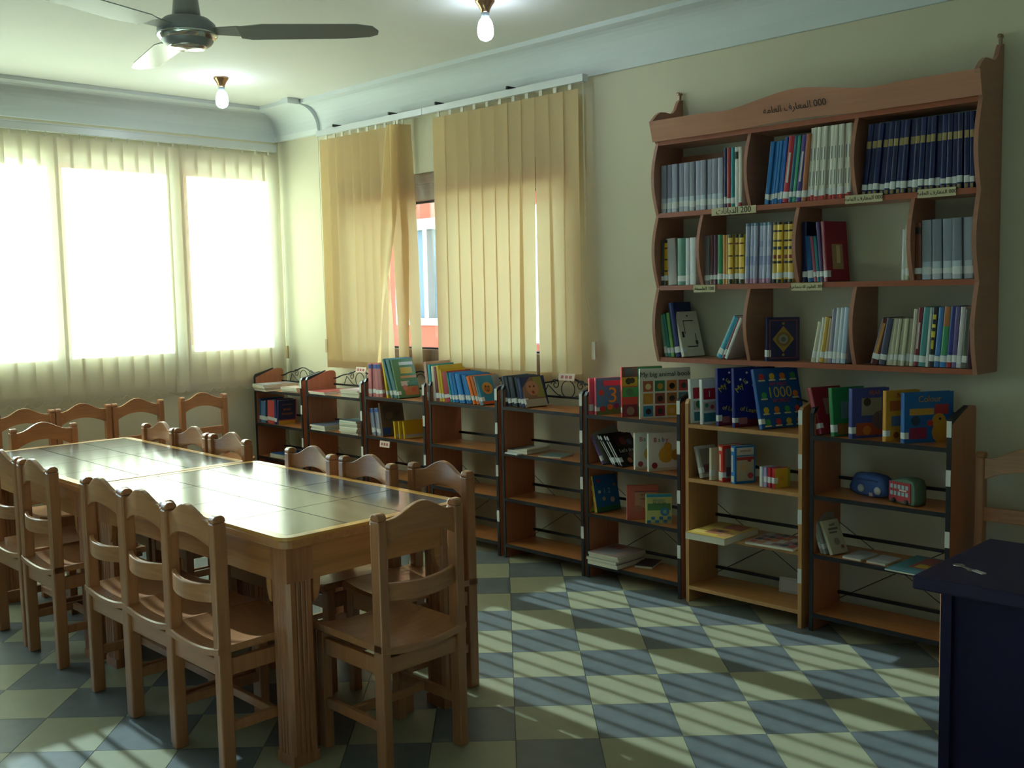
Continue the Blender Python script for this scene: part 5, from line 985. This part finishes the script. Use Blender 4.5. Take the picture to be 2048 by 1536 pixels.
def stack(label, grp, x, y, z, w, d, ts, rz, cols, pics=()):
    zz = z
    nm = ['lowest', 'second', 'third', 'fourth', 'fifth', 'sixth', 'seventh']
    for i, (t, c) in enumerate(zip(ts, cols)):
        top_ = i == len(ts)-1
        mag('magazine', ('topmost' if top_ else nm[i]) + ' ' + label, x+random.uniform(-.008, .008), y+random.uniform(-.008, .008), zz, w, d, t, rz+random.uniform(-2, 2), c, grp, pics if top_ else ())
        zz += t+.0014
k1, k2_ = .95*.915+.001, .96*.915+.001
stack('grey magazine of the overhanging pile on the corner bookcase', 'grey magazine pile on the corner bookcase', .10, -.335, k1, .2, .28, (.011, .012, .01, .012), -6, ('8f9296', '86909a', '9a9698', '8a8c92'), ((.1, .9, .1, .5, 'a0a4a8'), (.3, .8, .6, .8, 'a07a80')))
stack('magazine of the small pile beside the grey one, corner bookcase top', 'small magazine pile on the corner bookcase', .42, -.285, k1, .2, .25, (.01, .012, .012), 3, ('c8a048', 'c0a8a0', 'c8b8b0'), ((.1, .9, .5, .9, 'b07070'),))
stack('red magazine spread over the second bookcase top', 'red magazines on the second bookcase', .79, -.29, k2_, .22, .26, (.008, .01), -5, ('b05058', 'b84850'), ((.3, .9, .2, .8, 'c06a60'),))
stack('thin red leaflet lying at the middle of the second bookcase top', 'red leaflets on the second bookcase', 1.02, -.2, k2_, .15, .19, (.004, .006), 2, ('a84850', 'b04a50'))
stack('magazine of the white edged pile on the second bookcase top', 'white edged magazine pile on the second bookcase', 1.19, -.285, k2_, .2, .25, (.012, .012, .012, .01), 2, ('a8b0b0', '90a0a0', 'b8b0b0', 'b49a9c'), ((.2, .8, .3, .9, 'c8b8b4'),))
stack('grey magazine of the left pile on the second bookcase, second shelf', 'left magazine pile on the second shelf', .80, -.285, .96*.64+.001, .19, .25, (.012, .01, .012), -3, ('8a90a0', '989aa8', '6a7690'))
stack('magazine of the tall right pile on the second bookcase, second shelf', 'right magazine pile on the second shelf', 1.16, -.285, .96*.64+.001, .2, .25, (.013, .013, .012, .013, .012, .013, .012), 1, ('4a90b0', 'c88a40', 'b8c4c8', '3a6a80', 'c88a40', '4aa0b0', '3a5a70'), ((.1, .9, .3, .9, '8aa0a0'),))
mag('magazine', 'blue folder lying on the third shelf of the corner bookcase', .2, -.27, .95*.365+.001, .2, .22, .03, 0, '2a62a8')
mag('magazine', 'dark curled magazine on the second shelf of the fifth bookcase', 2.84, -.27, .641, .16, .2, .018, 2, '4a4650', None, ((.1, .5, .1, .9, '8a8e98'),), .012)
mag('magazine', 'white edged leaflet under the dark curled magazine, fifth bookcase', 2.86, -.31, .6405, .11, .04, .006, -4, 'b0b4c0')
mag('magazine', 'grey leaflet lying flat at the middle of the fifth bookcase second shelf', 3.10, -.275, .641, .15, .15, .006, 12, '7a8a8c', None, ((.2, .8, .2, .5, '5a8a80'),))
stack('cream magazine of the pile at the foot of the sixth bookcase', 'cream magazine pile at the foot of the sixth bookcase', 3.49, -.30, .086, .21, .24, (.022, .014, .016, .012), 1, ('a09aa0', '8a94a0', 'a49c98', 'a88e8c'), ((.2, .7, .1, .6, '9aa0b0'), (.1, .5, .6, .9, '9a5a58')))
mag('magazine', 'dark folded leaflet behind the cream pile at the foot of the sixth bookcase', 3.74, -.2, .086, .1, .16, .012, 18, '4a3a48')
mag('book', 'thick picture board book lying flat and overhanging the seventh bookcase third shelf', 4.235, -.42, .366, .225, .3, .032, 0, 'b8964a', None, ((.05, .4, .1, .6, 'c8a858'), (.3, .7, .2, .5, '9a6048'), (.5, .6, .35, .45, '2a3a70'), (.4, .9, .6, .95, '8a4a44'), (.7, .95, .1, .4, 'a87a50')))
mag('book', 'thin comic book lying flat on the right of the seventh bookcase third shelf', 4.515, -.325, .366, .245, .24, .010, 4, 'a89a94', None, tuple((.04+.16*i, .17+.16*i, .08+.24*j, .26+.24*j, ['9a3a40', 'b0b0b0', '3a4258', 'b07040', '80606a'][(i*3+j*2) % 5]) for i in range(6) for j in range(4)))
mag('paper', 'white folded paper, left of two on the eighth bookcase third shelf', 4.985, -.265, .366, .09, .15, .008, -4, 'b0b0b8')
mag('paper', 'white folded paper, right of two on the eighth bookcase third shelf', 5.10, -.265, .366, .09, .14, .008, -4, 'b4b4bc')
mag('magazine', 'colourful comic lying open and overhanging the eighth bookcase third shelf', 5.215, -.33, .366, .2, .3, .006, -2, '4a8a98', None, ((.3, .95, .3, .95, '9a4a50'), (.4, .7, .35, .55, 'c8b040'), (.6, .9, .5, .8, '8a5a40'), (.05, .95, .03, .18, '6aa0b8')))
cd = MB().box(-.085, .085, -.002, .002, 0, .075).build('paper', mat('a8a098', .7), None, (4.64, -.075, .0865)); cd.rotation_euler = (-.12, 0, .1); tag(cd, 'blank white card leaning at the back of the seventh bookcase bottom shelf', 'paper')
MB().box(-.075, .075, -.0026, -.002, .012, .062).build('card_face', mat('b4aca4', .7), cd)

# toy pouches
pc = thing('pencil_case', 'soft blue car shaped pouch with white headlamps, eighth bookcase second shelf', 'pouch', (5.055, -.13, .641), math.radians(-14))
b = MB(); n = 16; ring = [(-.10, .012), (-.105, .035), (-.088, .07), (-.07, .098), (.0, .105), (.07, .098), (.095, .08), (.105, .045), (.1, .012), (.05, .0), (-.05, .0)]
rows = []
for k, (yy, sc) in enumerate(((-.035, .8), (-.03, .95), (-.015, 1.0), (.015, 1.0), (.03, .95), (.035, .8))):
    rows.append([(p[0]*sc, yy, .052+(p[1]-.052)*sc) for p in ring] + [(ring[0][0]*sc, yy, .052+(ring[0][1]-.052)*sc)])
b.strip(rows); b.add(rows[0][:-1], [tuple(range(len(ring)))]); b.add(rows[-1][:-1], [tuple(range(len(ring)-1, -1, -1))])
b.build('pouch_body', mat('3f5a98', .8, scale=60, var=.15), pc)
for x in (-.03, .062): MB().lathe([(0, 0), (.019, 0), (.017, .006), (0, .008)], n=12).build('headlamp', mat('b8b8b8', .5), pc, (x, -.034, .034)).rotation_euler = (PI/2, 0, 0)
MB().box(.02, .04, -.042, -.03, .006, .022).build('badge', mat('b09aa0', .5), pc)
MB().box(-.06, .06, -.0385, -.03, .072, .078).build('zip', mat('2a3a70', .5), pc)
bs = thing('pencil_case', 'red double decker bus shaped pouch, eighth bookcase second shelf', 'pouch', (5.25, -.195, .641), math.radians(-18))
b = MB(); rows = []
ring = [(-.072, .0), (-.075, .02), (-.075, .075), (-.06, .10), (-.02, .112), (.03, .116), (.062, .11), (.075, .085), (.076, .02), (.07, .0)]
for yy, sc in ((-.035, .92), (-.03, 1.0), (.03, 1.0), (.035, .92)):
    rows.append([(p[0]*sc, yy, .056+(p[1]-.056)*sc) for p in ring] + [(ring[0][0]*sc, yy, .056+(ring[0][1]-.056)*sc)])
b.strip(rows); b.add(rows[0][:-1], [tuple(range(len(ring)))]); b.add(rows[-1][:-1], [tuple(range(len(ring)-1, -1, -1))])
b.build('pouch_body', mat('56705c', .8, scale=60, var=.1), bs)
MB().box(-.068, .05, -.0385, -.034, .012, .096).build('bus_side', mat('a01c28', .6), bs)
for zz in (.066, .036):
    for q in range(5): MB().box(-.06+.021*q, -.046+.021*q, -.0395, -.038, zz, zz+.018).build('bus_window', mat('8fb0b8', .4), bs)
for x in (-.04, .03): MB().lathe([(0, 0), (.011, 0), (.011, .004), (0, .004)], n=12).build('wheel', mat('18161a', .5), bs, (x, -.0385, .014)).rotation_euler = (PI/2, 0, 0)
MB().box(-.01, .03, -.04, -.0384, .058, .064).build('bus_sign', mat('c8c0b8', .5), bs)
